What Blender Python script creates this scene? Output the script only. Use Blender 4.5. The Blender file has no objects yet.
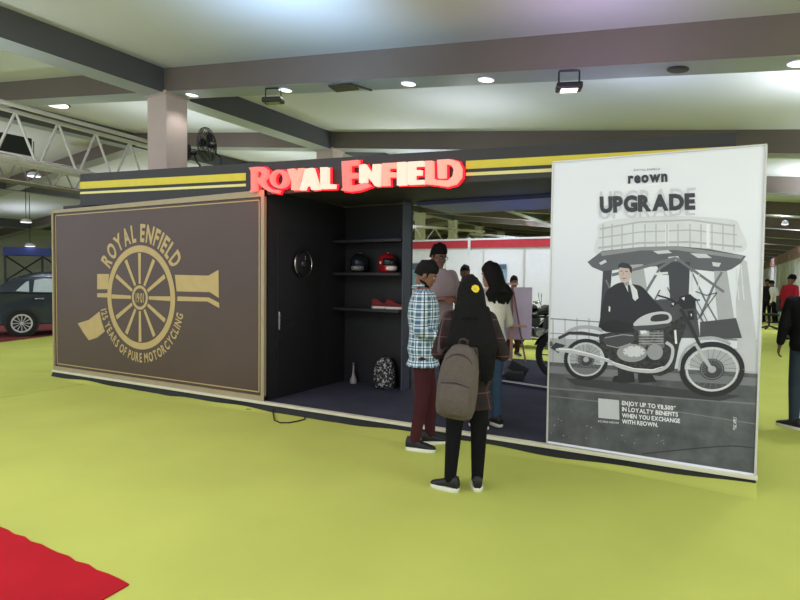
import bpy, bmesh, math, random
from mathutils import Vector, Matrix
random.seed(7)
PI = math.pi
scene = bpy.context.scene
COL = scene.collection

# ------------------------------------------------------------------ camera
F_PX, YAW, PITCH, ROLL, DIST, EYE = 574.8817, -0.512645, -0.0371615, 0.0107394, 5.04516, 1.55
def cam_axes():
    cy, sy, cp, sp = math.cos(YAW), math.sin(YAW), math.cos(PITCH), math.sin(PITCH)
    f = Vector((sy*cp, cy*cp, sp)); r = Vector((cy, -sy, 0)); u = r.cross(f)
    cr, sr = math.cos(ROLL), math.sin(ROLL)
    return f, cr*r + sr*u, -sr*r + cr*u
CF, CR, CU = cam_axes()
EYEP = Vector((0, -DIST, EYE))
cam_data = bpy.data.cameras.new('camera'); cam = bpy.data.objects.new('camera', cam_data); COL.objects.link(cam)
cam_data.sensor_width = 36; cam_data.lens = 36*F_PX/800; cam_data.clip_end = 300
M = Matrix.Identity(4)
for i in range(3):
    M[i][0] = CR[i]; M[i][1] = CU[i]; M[i][2] = -CF[i]; M[i][3] = EYEP[i]
cam.matrix_world = M
scene.camera = cam
# world
world = bpy.data.worlds.new('world'); scene.world = world; world.use_nodes = True
bg = world.node_tree.nodes['Background']; bg.inputs[0].default_value = (0.80, 0.86, 1.0, 1); bg.inputs[1].default_value = 1.22
scene.view_settings.view_transform = 'Standard'; scene.view_settings.look = 'None'
scene.view_settings.gamma = 1; scene.view_settings.exposure = 0.0; scene.view_settings.use_curve_mapping = False

def area(name, loc, rot, size, energy, color=(1, 1, 1), size_y=None):
    l = bpy.data.lights.new(name, 'AREA'); l.energy = energy; l.color = color; l.size = size
    if size_y: l.shape = 'RECTANGLE'; l.size_y = size_y
    o = bpy.data.objects.new(name, l); o.location = loc; o.rotation_euler = rot; COL.objects.link(o); return o
def spot(name, loc, target, energy, color=(1, 1, 1), angle=120, blend=.8, radius=.05):
    l = bpy.data.lights.new(name, 'SPOT'); l.energy = energy; l.color = color
    l.spot_size = math.radians(angle); l.spot_blend = blend; l.shadow_soft_size = radius
    o = bpy.data.objects.new(name, l); o.location = loc
    o.rotation_euler = (Vector(target)-Vector(loc)).to_track_quat('-Z', 'Y').to_euler(); COL.objects.link(o); return o
area('hall_fill_front', (-3.5, -4.5, 4.3), (math.radians(12), 0, 0), 7, 310, (.92, .91, 1), 5)  # unseen fill panel added overhead, standing in for general hall lighting
area('hall_fill_left', (-11, -3.5, 5.0), (0, 0, 0), 4, 110, (.98, .98, 1), 4)  # added fill out of view on the left side
area('hall_fill_right', (4.5, -3, 3.3), (0, math.radians(20), 0), 3, 290, (.93, .94, 1), 4)  # added side fill out of view, brightens the poster
spot('ceiling_wash_blue', (-4.1, -.6, 3.3), (-4.35, .0, 4.6), 150, (.42, .66, 1), 130, 1, .2)
spot('ceiling_wash_violet', (-1.2, .3, 3.1), (-1.1, .9, 4.2), 45, (.70, .48, 1), 140, 1, .2)
spot('ceiling_wash_violet_rear', (-1.0, 2.6, 3.0), (-1.2, 2.9, 4.2), 60, (.66, .74, 1), 150, 1, .2)
for i_, (x_, y_, e_) in enumerate(((-4, 4, 60), (-11, 4, 150), (-12, 9, 150), (-3, 9, 130), (-19, 3, 150), (-20, 10, 200), (-12, 17, 420), (-2, 17, 180), (-10, 28, 560), (1, 30, 260), (-3, 44, 300), (-22, 24, 450), (2.5, 6, 170), (1.2, 3.2, 130), (3, 11, 170), (1.5, 17, 200), (-6, 7, 130), (-5.5, 8.6, 90), (-27, 9, 70), (-24, 2, 50), (-30, 16, 120), (3.2, 7.5, 170), (2.2, 10, 320), (2.6, 21, 380), (-17, 12, 200))):
    spot('hall_up_fill', (x_, y_, 3.0), (x_, y_, 9), e_*1.25, (.88, .92, 1), 165, 1, .15)  # added upward fill without a fixture, lightens the ceiling
    spot('hall_down_fill', (x_, y_, 3.9), (x_, y_, 0), e_*1.5, (.97, .98, 1), 150, 1, .15)  # added downward fill without a fixture, lights floor and stalls
for i_, (x_, y_) in enumerate(((-9, -1.5), (-2, -4.5), (-5.5, -4))):
    spot('front_up_fill', (x_, y_, 2.9), (x_, y_, 9), 72, (.84, .88, 1), 165, 1, .2)  # added upward fill for the near ceiling bay, no fixture
spot('soffit_fill', (-2.3, 2.1, 1.7), (-2.3, 2.15, 3), 14, (.4, .5, 1), 150, 1, .05)  # added blue fill aimed up at the dim rear soffit, no fixture
# ------------------------------------------------------------------ pixel helpers (points on real planes)
def ray(px, py): return CF + CR*((px-400)/F_PX) + CU*((300-py)/F_PX)
def G(px, py, z=0.0):
    d = ray(px, py); return EYEP + d*((z-EYE)/d.z)
def V(px, py, y=0.0):
    d = ray(px, py); return EYEP + d*((y+DIST)/d.y)
def X(px, py, x):
    d = ray(px, py); return EYEP + d*(x/d.x)

# ------------------------------------------------------------------ materials
def lin(c):
    return tuple(((v/255)/12.92 if v/255 <= .04045 else ((v/255+.055)/1.055)**2.4) for v in c)
MATS = {}
def mat(name, rgb, rough=.6, metal=0.0, var=.06, scale=8.0, spec=None, bump=0.0, bscale=60, emit=None, estr=0, alpha=None, sheen=0, detail=3):
    if name in MATS: return MATS[name]
    m = bpy.data.materials.new(name); m.use_nodes = True; nt = m.node_tree; N = nt.nodes; L = nt.links
    b = N['Principled BSDF']; c = lin(rgb)
    tc = N.new('ShaderNodeTexCoord'); no = N.new('ShaderNodeTexNoise'); no.inputs['Scale'].default_value = scale; no.inputs['Detail'].default_value = detail
    L.new(tc.outputs['Object'], no.inputs['Vector'])
    r = N.new('ShaderNodeValToRGB'); r.color_ramp.elements[0].position = .3; r.color_ramp.elements[1].position = .7
    r.color_ramp.elements[0].color = (*[max(0, v*(1-var)) for v in c], 1); r.color_ramp.elements[1].color = (*[min(1, v*(1+var)) for v in c], 1)
    L.new(no.outputs['Fac'], r.inputs['Fac']); L.new(r.outputs['Color'], b.inputs['Base Color'])
    b.inputs['Roughness'].default_value = rough; b.inputs['Metallic'].default_value = metal
    if spec is not None: b.inputs['Specular IOR Level'].default_value = spec
    if bump:
        n2 = N.new('ShaderNodeTexNoise'); n2.inputs['Scale'].default_value = bscale; n2.inputs['Detail'].default_value = 4
        L.new(tc.outputs['Object'], n2.inputs['Vector']); bp = N.new('ShaderNodeBump'); bp.inputs['Strength'].default_value = bump; bp.inputs['Distance'].default_value = .02
        L.new(n2.outputs['Fac'], bp.inputs['Height']); L.new(bp.outputs['Normal'], b.inputs['Normal'])
    if emit: b.inputs['Emission Color'].default_value = (*lin(emit), 1); b.inputs['Emission Strength'].default_value = estr
    if sheen: b.inputs['Sheen Weight'].default_value = sheen
    if alpha is not None: b.inputs['Transmission Weight'].default_value = alpha; b.inputs['IOR'].default_value = 1.2
    MATS[name] = m; return m
def emis(name, rgb, s):
    if name in MATS: return MATS[name]
    m = bpy.data.materials.new(name); m.use_nodes = True; nt = m.node_tree; b = nt.nodes['Principled BSDF']
    b.inputs['Base Color'].default_value = (*[v*.08 for v in lin(rgb)], 1)
    b.inputs['Emission Color'].default_value = (*lin(rgb), 1); b.inputs['Emission Strength'].default_value = s; MATS[name] = m; return m
def plaid(name, base, dark, line, per=.05, wrap=.17, lw=.1):
    m = bpy.data.materials.new(name); m.use_nodes = True; nt = m.node_tree; N = nt.nodes; L = nt.links; b = N['Principled BSDF']
    tc = N.new('ShaderNodeTexCoord'); s = N.new('ShaderNodeSeparateXYZ'); L.new(tc.outputs['Object'], s.inputs[0])
    def mt(op, a, bb=None):
        n = N.new('ShaderNodeMath'); n.operation = op
        for i, v in enumerate((a, bb)):
            if v is None: continue
            if isinstance(v, (int, float)): n.inputs[i].default_value = v
            else: L.new(v, n.inputs[i])
        return n.outputs[0]
    ang = mt('MULTIPLY', mt('ARCTAN2', s.outputs['X'], s.outputs['Y']), wrap)
    def band(v, w, off=0.0):
        fr = mt('FRACT', mt('ADD', mt('DIVIDE', v, per), off)); return mt('LESS_THAN', fr, w)
    d = mt('MULTIPLY', mt('ADD', band(ang, .45), band(s.outputs['Z'], .45)), .5)
    l = mt('MAXIMUM', band(ang, lw, .3), band(s.outputs['Z'], lw, .3))
    mx = N.new('ShaderNodeMix'); mx.data_type = 'RGBA'; L.new(d, mx.inputs[0]); mx.inputs[6].default_value = (*lin(base), 1); mx.inputs[7].default_value = (*lin(dark), 1)
    mx2 = N.new('ShaderNodeMix'); mx2.data_type = 'RGBA'; L.new(l, mx2.inputs[0]); L.new(mx.outputs[2], mx2.inputs[6]); mx2.inputs[7].default_value = (*lin(line), 1)
    L.new(mx2.outputs[2], b.inputs['Base Color']); b.inputs['Roughness'].default_value = .85; MATS[name] = m; return m

# ------------------------------------------------------------------ object helpers
def Pm(p):
    return p.matrix_world if p is None else (Matrix.Translation(p.location) @ p.rotation_euler.to_matrix().to_4x4() @ Matrix.Diagonal((*p.scale, 1)))
def thing(name, label, cat, loc=(0, 0, 0), rz=0.0, group=None, kind=None, rot=None):
    o = bpy.data.objects.new(name, None); COL.objects.link(o); o.empty_display_size = .1
    o.location = loc; o.rotation_euler = rot if rot else (0, 0, rz)
    if label: o['label'] = label
    if cat: o['category'] = cat
    if group: o['group'] = group
    if kind: o['kind'] = kind
    return o
def world_mat(o):
    m = Pm(o)
    return world_mat(o.parent) @ m if o.parent else m
def obj(name, bm, m, parent=None, world=False, smooth=False, label=None, cat=None, group=None, kind=None, loc=None, recalc=True):
    if recalc: bmesh.ops.recalc_face_normals(bm, faces=bm.faces)
    if world and parent: bm.transform(world_mat(parent).inverted())
    if loc is not None: bm.transform(Matrix.Translation(-Vector(loc)))
    me = bpy.data.meshes.new(name); bm.to_mesh(me); bm.free()
    o = bpy.data.objects.new(name, me); COL.objects.link(o)
    if loc is not None: o.location = loc
    for mm in (m if isinstance(m, (list, tuple)) else [m]): me.materials.append(mm)
    if smooth:
        for p in me.polygons: p.use_smooth = True
        if smooth == 'auto': me.set_sharp_from_angle(angle=math.radians(40))
    if parent: o.parent = parent
    if label: o['label'] = label
    if cat: o['category'] = cat
    if group: o['group'] = group
    if kind: o['kind'] = kind
    return o
def B(): return bmesh.new()
def box(bm, lo, hi, rz=0, bev=0):
    lo = Vector(lo); hi = Vector(hi); c = (lo+hi)/2; s = hi-lo
    r = bmesh.ops.create_cube(bm, size=1, matrix=Matrix.Translation(c) @ Matrix.Rotation(rz, 4, 'Z') @ Matrix.Diagonal((abs(s.x), abs(s.y), abs(s.z), 1)))
    if bev:
        es = list({e for v in r['verts'] for e in v.link_edges}); bmesh.ops.bevel(bm, geom=es, offset=bev, segments=2, affect='EDGES', profile=.5)
    return bm
def BX(lo, hi, rz=0, bev=0): return box(B(), lo, hi, rz, bev)
def ring_frame(d):
    d = d.normalized(); a = Vector((0, 0, 1)) if abs(d.z) < .95 else Vector((0, 1, 0))
    u = a.cross(d).normalized(); return u, d.cross(u).normalized()
def tube(bm, pts, r, seg=10, cap=True, closed=False):
    pts = [Vector(p) for p in pts]; n = len(pts); rs = r if isinstance(r, (list, tuple)) else [r]*n
    rings = []; pu = None
    for i, p in enumerate(pts):
        if closed: d = pts[(i+1) % n]-pts[i-1]
        else: d = pts[min(i+1, n-1)]-pts[max(i-1, 0)]
        d.normalize()
        if pu is None: u, v = ring_frame(d)
        else:
            u = pu-d*pu.dot(d)
            if u.length < 1e-4: u, v = ring_frame(d)
            u.normalize(); v = d.cross(u)
        pu = u
        rings.append([bm.verts.new(p+(u*math.cos(2*PI*k/seg)+v*math.sin(2*PI*k/seg))*rs[i]) for k in range(seg)])
    for i in range(n if closed else n-1):
        a, b = rings[i], rings[(i+1) % n]
        for k in range(seg): bm.faces.new((a[k], a[(k+1) % seg], b[(k+1) % seg], b[k]))
    if cap and not closed: bm.faces.new(rings[0][::-1]); bm.faces.new(rings[-1])
    return bm
def TB(pts, r, seg=10, **k): return tube(B(), pts, r, seg, **k)
def loft(bm, rings, cap=True):
    rr = [[bm.verts.new(p) for p in ring] for ring in rings]; s = len(rr[0])
    for a, b in zip(rr, rr[1:]):
        for k in range(s): bm.faces.new((a[k], a[(k+1) % s], b[(k+1) % s], b[k]))
    if cap: bm.faces.new(rr[0][::-1]); bm.faces.new(rr[-1])
    return bm
def ell(c, rx, ry, seg=20, pw=1.0):
    c = Vector(c); o = []
    for k in range(seg):
        t = 2*PI*k/seg; cx, sx = math.cos(t), math.sin(t)
        o.append(c+Vector((rx*math.copysign(abs(cx)**pw, cx), ry*math.copysign(abs(sx)**pw, sx), 0)))
    return o
def ball(bm, c, r, seg=14):
    if isinstance(r, (int, float)): r = (r, r, r)
    bmesh.ops.create_uvsphere(bm, u_segments=seg, v_segments=max(6, seg//2+2), radius=1, matrix=Matrix.Translation(c) @ Matrix.Diagonal((*r, 1))); return bm
def caps(bm, a, b, ra, rb, seg=14):
    a = Vector(a); b = Vector(b); d = (b-a); L = d.length
    if L < 1e-5: return ball(bm, a, ra)
    d /= L; pts = []; rs = []
    for t in (-.98, -.8, -.45): pts.append(a+d*ra*t); rs.append(ra*math.sqrt(1-t*t))
    pts.append(a); rs.append(ra); pts.append(b); rs.append(rb)
    for t in (.45, .8, .98): pts.append(b+d*rb*t); rs.append(rb*math.sqrt(1-t*t))
    return tube(bm, pts, rs, seg)
def prism(bm, poly, origin, ux, uy, n, th, holes=None):
    """polygon (2-D list) in the plane origin+ux,uy, thickness th along n"""
    ux, uy, n, origin = Vector(ux), Vector(uy), Vector(n), Vector(origin)
    es = []
    for lp in [poly]+(holes or []):
        vs = [bm.verts.new(origin+ux*a+uy*b) for a, b in lp]
        es += [bm.edges.new((vs[i], vs[(i+1) % len(vs)])) for i in range(len(vs))]
    r = bmesh.ops.triangle_fill(bm, edges=es, use_beauty=True, use_dissolve=False)
    fs = [f for f in r['geom'] if isinstance(f, bmesh.types.BMFace)]
    if th:
        ex = bmesh.ops.extrude_face_region(bm, geom=fs)
        bmesh.ops.translate(bm, vec=n*th, verts=[v for v in ex['geom'] if isinstance(v, bmesh.types.BMVert)])
    return bm
def lathe(bm, prof, c=(0, 0, 0), axis='Z', seg=24, hole=False):
    rings = []
    for r, z in prof:
        rg = []
        for k in range(seg):
            t = 2*PI*k/seg; p = (r*math.cos(t), r*math.sin(t), z)
            if axis == 'X': p = (z, p[0], p[1])
            if axis == 'Y': p = (p[0], z, p[1])
            rg.append(Vector(c)+Vector(p))
        rings.append(rg)
    if hole: return loft(bm, rings+[rings[0]], False)
    return loft(bm, rings, True)
def remesh(bm, voxel, smooth=3):
    me = bpy.data.meshes.new('t'); bmesh.ops.recalc_face_normals(bm, faces=bm.faces); bm.to_mesh(me); bm.free()
    o = bpy.data.objects.new('t', me); COL.objects.link(o)
    m = o.modifiers.new('r', 'REMESH'); m.mode = 'VOXEL'; m.voxel_size = voxel
    if smooth:
        s = o.modifiers.new('s', 'SMOOTH'); s.iterations = smooth; s.factor = .5
    dg = bpy.context.evaluated_depsgraph_get(); ev = o.evaluated_get(dg); nm = bpy.data.meshes.new_from_object(ev)
    bpy.data.objects.remove(o); out = bmesh.new(); out.from_mesh(nm); bpy.data.meshes.remove(nm); bpy.data.meshes.remove(me); return out
# text glyphs from Blender's built-in font
GL = {}
def glyph(ch, off):
    k = (ch, off)
    if k not in GL:
        cu = bpy.data.curves.new('t', 'FONT'); cu.body = ch; cu.size = 1; cu.offset = off; cu.resolution_u = 3
        o = bpy.data.objects.new('t', cu); COL.objects.link(o); dg = bpy.context.evaluated_depsgraph_get(); dg.update()
        me = bpy.data.meshes.new_from_object(o.evaluated_get(dg)); bpy.data.objects.remove(o)
        vs = [v.co.xy.copy() for v in me.vertices]; fs = [tuple(p.vertices) for p in me.polygons]
        x0 = min(v.x for v in vs) if vs else 0; x1 = max(v.x for v in vs) if vs else .25
        GL[k] = ([(v.x-x0, v.y) for v in vs], fs, x1-x0); bpy.data.meshes.remove(me)
    return GL[k]
def text_bm(bm, s, fn, off=.01, gap=.09, h=.73):
    """fn maps (u 0..1 along the line, v 0..1 cap height) to a point"""
    adv = []; x = 0
    for ch in s:
        if ch == ' ': adv.append((None, x)); x += .3; continue
        g = glyph(ch, off); adv.append((g, x)); x += g[2]+gap
    W = x-gap
    for g, x0 in adv:
        if not g: continue
        vs = [bm.verts.new(fn((a+x0)/W, b/h)) for a, b in g[0]]
        for f in g[1]:
            try: bm.faces.new([vs[i] for i in f])
            except ValueError: pass
    return bm
def quad_fn(tl, tr, br, bl, y):
    P = [V(*tl, y), V(*tr, y), V(*br, y), V(*bl, y)]
    return lambda u, v: (P[3].lerp(P[2], u)).lerp(P[0].lerp(P[1], u), v)
def copy_tree(o, parent=None):
    c = o.copy(); COL.objects.link(c); c.parent = parent
    for ch in list(o.children): copy_tree(ch, c)
    return c
def kids(o):
    return [x for x in bpy.data.objects if x.parent == o]

# ------------------------------------------------------------------ palette
m_lime = mat('lime_carpet', (184, 190, 96), .95, var=.07, scale=.9, bump=.25, bscale=3, spec=.1)
m_red_carpet = mat('red_carpet', (176, 30, 40), .95, var=.08, scale=3, spec=.1)
m_ceil = mat('ceiling_white', (208, 212, 216), .9, var=.03, scale=.5)
m_beam = mat('beam_brown', (112, 102, 96), .8, var=.05, scale=1)
m_beam2 = mat('beam_grey', (84, 86, 90), .8, var=.05, scale=1)
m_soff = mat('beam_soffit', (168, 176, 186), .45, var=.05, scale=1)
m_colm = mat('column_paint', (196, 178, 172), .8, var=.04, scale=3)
m_black = mat('black_panel', (24, 24, 27), .55, var=.15)
m_header = mat('header_black', (38, 38, 38), .55, var=.08)
m_yellow = mat('yellow_stripe', (214, 196, 50), .5, var=.03)
m_paley = mat('pale_stripe', (226, 216, 140), .5, var=.03)
m_brown = mat('brown_graphic', (78, 61, 55), .42, var=.08, scale=1.2)
m_gold = mat('gold_print', (184, 160, 106), .5, var=.05)
m_cream = mat('cream_frame', (160, 146, 116), .5, var=.05)
m_lip = mat('white_lip', (214, 210, 186), .4, var=.04)
m_skirt = mat('black_skirt', (26, 28, 26), .8, var=.2)
m_plat = mat('charcoal_carpet', (60, 62, 76), .95, var=.12, scale=3, spec=.1)
m_white = mat('white_panel', (230, 232, 246), .6, var=.02)
m_redf = mat('red_fascia', (186, 44, 66), .6, var=.05)
m_alu = mat('aluminium', (205, 203, 200), .4, .3, var=.05)
m_chrome = mat('chrome', (210, 210, 214), .15, 1, var=.03)
m_steel = mat('dark_steel', (60, 60, 64), .35, .8, var=.1)
m_rubber = mat('tyre_rubber', (22, 22, 24), .8, var=.15)
m_plastic = mat('black_plastic', (20, 20, 22), .4, var=.1)
m_glass = mat('dark_glass', (40, 50, 58), .08, 0, var=.02)

# ------------------------------------------------------------------ the hall
def st(name, bm, m, **k): return obj(name, bm, m, kind='structure', **k)
bm = B(); vs = [bm.verts.new(p) for p in ((-34, -8, 0), (14, -8, 0), (14, 62, 0), (-34, 62, 0))]; bm.faces.new(vs)
bmesh.ops.subdivide_edges(bm, edges=bm.edges, cuts=1); st('floor', bm, m_lime)
ZC, XC, SL = 5.0, -8.2, .11
XR = -15.4
def zroof(x):
    z = ZC-SL*(x-XC)
    if x < XR: z = ZC-SL*(XR-XC)-SL*(XR-x)
    return z
bm = B()
for xa, xb in ((9, XR), (XR, -34)):
    for t in (0, ):
        v = [bm.verts.new(p) for p in ((xa, -1.6, zroof(xa)), (xb, -1.6, zroof(xb)), (xb, 62, zroof(xb)), (xa, 62, zroof(xa)))]; bm.faces.new(v)
        v = [bm.verts.new(p) for p in ((xa, -1.6, zroof(xa)+.12), (xb, -1.6, zroof(xb)+.12), (xb, 62, zroof(xb)+.12), (xa, 62, zroof(xa)+.12))]; bm.faces.new(v[::-1])
v = [bm.verts.new(p) for p in ((9, -7.5, zroof(9)), (-8, -7.5, zroof(-8)), (-8, -1.6, zroof(-8)), (9, -1.6, zroof(9)))]; bm.faces.new(v)
v = [bm.verts.new(p) for p in ((-8, -7.5, zroof(-8)), (XR, -7.5, zroof(XR)), (XR, -1.6, zroof(XR)), (-8, -1.6, zroof(-8)))]; bm.faces.new(v)
st('ceiling', bm, m_ceil)
def sloped_beam(y0, y1, xa, xb, dep):
    bm = B(); p = []
    for x in (xa, xb):
        z = zroof(x); p.append([bm.verts.new((x, y, zz)) for y, zz in ((y0, z-dep), (y1, z-dep), (y1, z+.02), (y0, z+.02))])
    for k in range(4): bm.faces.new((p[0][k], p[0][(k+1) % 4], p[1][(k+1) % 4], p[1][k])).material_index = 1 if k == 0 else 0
    bm.faces.new(p[0][::-1]); bm.faces.new(p[1]); return bm
nb = 0
for k in range(0, 12):
    y = 1.45+4.66*k
    for xa, xb in ((9, XR), (XR, -34)):
        nb += 1; st('trim_%d' % nb, sloped_beam(y, y+.45, xa, xb, .38), [m_beam, m_soff])
for xc in (XC, XR-.0, XR-7.2, XR-14.4):
    nb += 1; z0 = zroof(xc) if xc != XR else zroof(xc)-.02
    bm = B(); dep = .40
    lo = (xc-.42, -1.6, z0-dep); hi = (xc, 60, z0+.03); box(bm, lo, hi)
    bmesh.ops.recalc_face_normals(bm, faces=bm.faces)
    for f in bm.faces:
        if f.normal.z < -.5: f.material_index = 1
    st('trim_%d' % nb, bm, [m_beam2, m_soff])
bm = BX((XC-.42, -7.5, ZC-.4), (XC, -1.6, ZC+.03)); bmesh.ops.recalc_face_normals(bm, faces=bm.faces)
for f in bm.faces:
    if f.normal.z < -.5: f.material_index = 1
st('trim_%d' % (nb+1), bm, [m_beam2, m_soff])
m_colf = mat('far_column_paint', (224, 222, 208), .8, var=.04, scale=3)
def column(x, y):
    t = thing('column', None, None, (x, y, 0)); t['kind'] = 'structure'
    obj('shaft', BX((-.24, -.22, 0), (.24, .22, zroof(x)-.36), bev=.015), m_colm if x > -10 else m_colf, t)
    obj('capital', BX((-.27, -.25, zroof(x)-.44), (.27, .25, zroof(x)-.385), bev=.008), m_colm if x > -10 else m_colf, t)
for (x, y) in [(XC-.2, 1.45+.225), (XC-.2, 6.335)]+[(XR-.2, 1.675+4.66*k) for k in range(4, 11)]: column(x, y)
m_wallf = mat('far_wall', (196, 198, 192), .9, var=.05, scale=.4)
st('wall_back', BX((-34, 60, 0), (14, 60.3, 7)), m_wallf)
st('wall_left', BX((-34.3, -8, 0), (-34, 60, 6)), m_wallf)

# red carpet corner in front, and red carpet beyond
a, b, c = G(0, 528), G(130, 585), G(104, 600)
bm = B(); e1 = [a.lerp(b, t)+Vector((0, .008*math.sin(t*37), 0)) for t in [i/14 for i in range(15)]]
far = [c+(c-b)*6, a+(a-b)*.5+(c-b)*6]
poly = [a+(a-b)*.5]+e1+[c, c+(c-b)*6, a+(a-b)*.5+(c-b)*6]
prism(bm, [(p.x, p.y) for p in poly], (0, 0, .001), (1, 0, 0), (0, 1, 0), (0, 0, 1), .008)
obj('red_carpet', bm, m_red_carpet, label='bright red carpet corner lying on the lime floor at lower left', cat='carpet')
g0, g1 = G(-60, 350), G(50, 336)
dr = (g1-g0).normalized(); pr = Vector((-dr.y, dr.x, 0))
if pr.dot(Vector((-1, 1, 0))) < 0: pr = -pr
poly = [g0, g0+dr*9, g0+dr*9+pr*5.5, g0+pr*5.5]
bm = B(); prism(bm, [(p.x, p.y) for p in poly], (0, 0, .001), (1, 0, 0), (0, 1, 0), (0, 0, 1), .008)
obj('red_carpet', bm, mat('dull_red_carpet', (120, 36, 38), .95), label='dull red carpet under the parked dark car at far left', cat='carpet')
# carpet seam wrinkles
for i, (p1, p2) in enumerate((((0, 373), (50, 371)), ((0, 398), (120, 378)))):
    p = [G(*p1), G(*p2)]; q_ = [p[0].lerp(p[1], t/10)+Vector((0, 0, .0)) for t in range(11)]
    st('trim_%d' % (60+i), TB([v+Vector((0, 0, .001)) for v in q_], .007, 6), m_lime)

# ------------------------------------------------------------------ booth structure
XL0, XP0, XP1 = -8.90, -4.64, -1.33
XE = .24
D_IN = 1.62
t = thing('stage_platform', 'low charcoal carpeted stage with pale front edge under the black booth', 'platform', (-4.3, 0, 0))
bm = BX((XL0+.02, .02, .02), (-4.7, 1.3, .1)); box(bm, (-4.7, .02, .02), (XE-.01, 5.2, .1)); obj('deck', bm, m_plat, t, world=True)
obj('edge_trim', BX((XL0, -.045, .072), (XE+.02, .02, .102), bev=.004), m_lip, t, world=True)
# wavy black skirt
bm = B(); n = 120; top = []; bot = []
random.seed(3); ph = [random.uniform(0, 6) for _ in range(4)]
rings = []
for i in range(n+1):
    x = XL0+(XE-XL0)*i/n; w = .016*(math.sin(x*3.1+ph[0])+math.sin(x*7.3+ph[1])*.6)+.03
    rings.append([Vector((x, -.03, .073)), Vector((x, -.03-w, .001)), Vector((x, .0, .001)), Vector((x, .0, .073))])
loft(bm, rings); obj('skirt', bm, m_skirt, t, world=True)
obj('side_skirt', BX((XE-.01, .0, .002), (XE+.01, 5.2, .075)), m_skirt, t, world=True)

rings = []
for i in range(141):
    x = XL0-.05+(XE-XL0+.06)*i/140; u = i/140
    h = max(.006, .012+.028*max(0, (u-.55)/.45)+.012*math.sin(x*2.3+1)+.007*math.sin(x*6.1)); w = .16+.08*math.sin(x*1.7)
    rings.append([Vector((x, -.066, .0)), Vector((x, -.066, h)), Vector((x, -.085, h*.95)), Vector((x, -.066-w*.45, h*.35)), Vector((x, -.066-w, .0005)), Vector((x, -.066-w, .0))])
bm = B(); loft(bm, rings); st('trim_70', bm, m_lime, smooth='auto')
st('wall_left_store', BX((XL0+.03, .06, .1), (XL0+.09, 1.3, 2.52)), m_black)
st('wall_right_store', BX((XP0-.05, .045, .1), (XP0, D_IN, 2.54)), m_black)
st('wall_rear_store', BX((XL0+.03, 1.3, .1), (-4.7, 1.35, 2.54)), m_black)
st('wall_rear_booth', BX((-4.7, D_IN, .1), (-3.59, D_IN+.04, 2.54)), m_black)
# brown graphic panel
panel = thing('graphic_wall', 'large brown wall panel printed with a gold cannon and spoked wheel', 'display panel', (-6.8, 0, .1))
c4 = [V(51, 211.5), V(265.5, 191), V(264.5, 401.5), V(51.5, 369.5)]
zt, zb = 2.535, .105; xl, xr = -8.90, -4.635
PT = lambda u: c4[0].lerp(c4[1], u)
obj('graphic', BX((xl+.02, .0, zb), (xr-.02, .018, zt-.005)), m_brown, panel, world=True)
def bar(name, a, b, c, d, y0, y1, m, par):
    bm = B(); P = [a, b, c, d]
    lo = [bm.verts.new((p.x, y0, p.z)) for p in P]; hi = [bm.verts.new((p.x, y1, p.z)) for p in P]
    bm.faces.new(lo); bm.faces.new(hi[::-1])
    for k in range(4): bm.faces.new((lo[k], lo[(k+1) % 4], hi[(k+1) % 4], hi[k]))
    return obj(name, bm, m, par, world=True)
fw = .055
bar('frame_rail', Vector((xl, 0, zt-fw)), Vector((xr, 0, zt-fw+.0)), Vector((xr, 0, zt+.02)), Vector((xl, 0, zt-.01)), -.02, .018, m_cream, panel)
bar('frame_rail', Vector((xl, 0, zb-.005)), Vector((xr, 0, zb-.005)), Vector((xr, 0, zb+fw)), Vector((xl, 0, zb+fw)), -.02, .018, m_cream, panel)
bar('frame_post', Vector((xr-fw*.9, 0, zb)), Vector((xr, 0, zb)), Vector((xr, 0, zt+.02)), Vector((xr-fw*.9, 0, zt)), -.022, .018, m_cream, panel)
bar('frame_post', Vector((xl, 0, zb)), Vector((xl+fw*.6, 0, zb)), Vector((xl+fw*.6, 0, zt)), Vector((xl, 0, zt-.01)), -.022, .018, m_cream, panel)
bm = B()
i0, i1, j0, j1 = xl+.07, xr-.085, zb+.09, zt-.085
for lo, hi in (((i0, j0), (i1, j0+.012)), ((i0, j1-.012), (i1, j1)), ((i0, j0), (i0+.012, j1)), ((i1-.014, j0), (i1, j1))):
    box(bm, (lo[0], -.004, lo[1]), (hi[0], .0, hi[1]))
obj('pinstripe', bm, m_gold, panel, world=True)
# emblem
emb = obj('wheel_emblem', B(), m_gold, panel, world=True)
bm = B(); cx, cz, cr = -6.875, 1.257, .704
def annulus(bm, cx, cz, r0, r1, y, seg=72):
    a = [bm.verts.new((cx+r0*math.cos(2*PI*k/seg), y, cz+r0*math.sin(2*PI*k/seg))) for k in range(seg)]
    b = [bm.verts.new((cx+r1*math.cos(2*PI*k/seg), y, cz+r1*math.sin(2*PI*k/seg))) for k in range(seg)]
    for k in range(seg): bm.faces.new((a[k], a[(k+1) % seg], b[(k+1) % seg], b[k]))
annulus(bm, cx, cz, .615, cr, -.003)
annulus(bm, cx, cz, .125, .165, -.003)
for k in range(12):
    a = k*PI/6; d = Vector((math.cos(a), 0, math.sin(a))); s = Vector((-math.sin(a), 0, math.cos(a))); o_ = Vector((cx, -.003, cz))
    r0, r1 = .185, (.585 if k % 3 else .6)
    if k % 6 == 0: r1 = .61
    bm.faces.new([bm.verts.new(o_+d*r+s*w) for r, w in ((r0, -.022), (r1, -.03), (r1, .03), (r0, .022))])
text_bm(bm, '1901', lambda u, v: Vector((cx-.085+.17*u, -.003, cz-.065+.13*v)), .02, .16)
me = emb.data; bm.transform(world_mat(panel).inverted()); bm.to_mesh(me); bm.free()
cpx = lambda a, b: V(75+a/3.747, 210+b/3.75, -.003)
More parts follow.
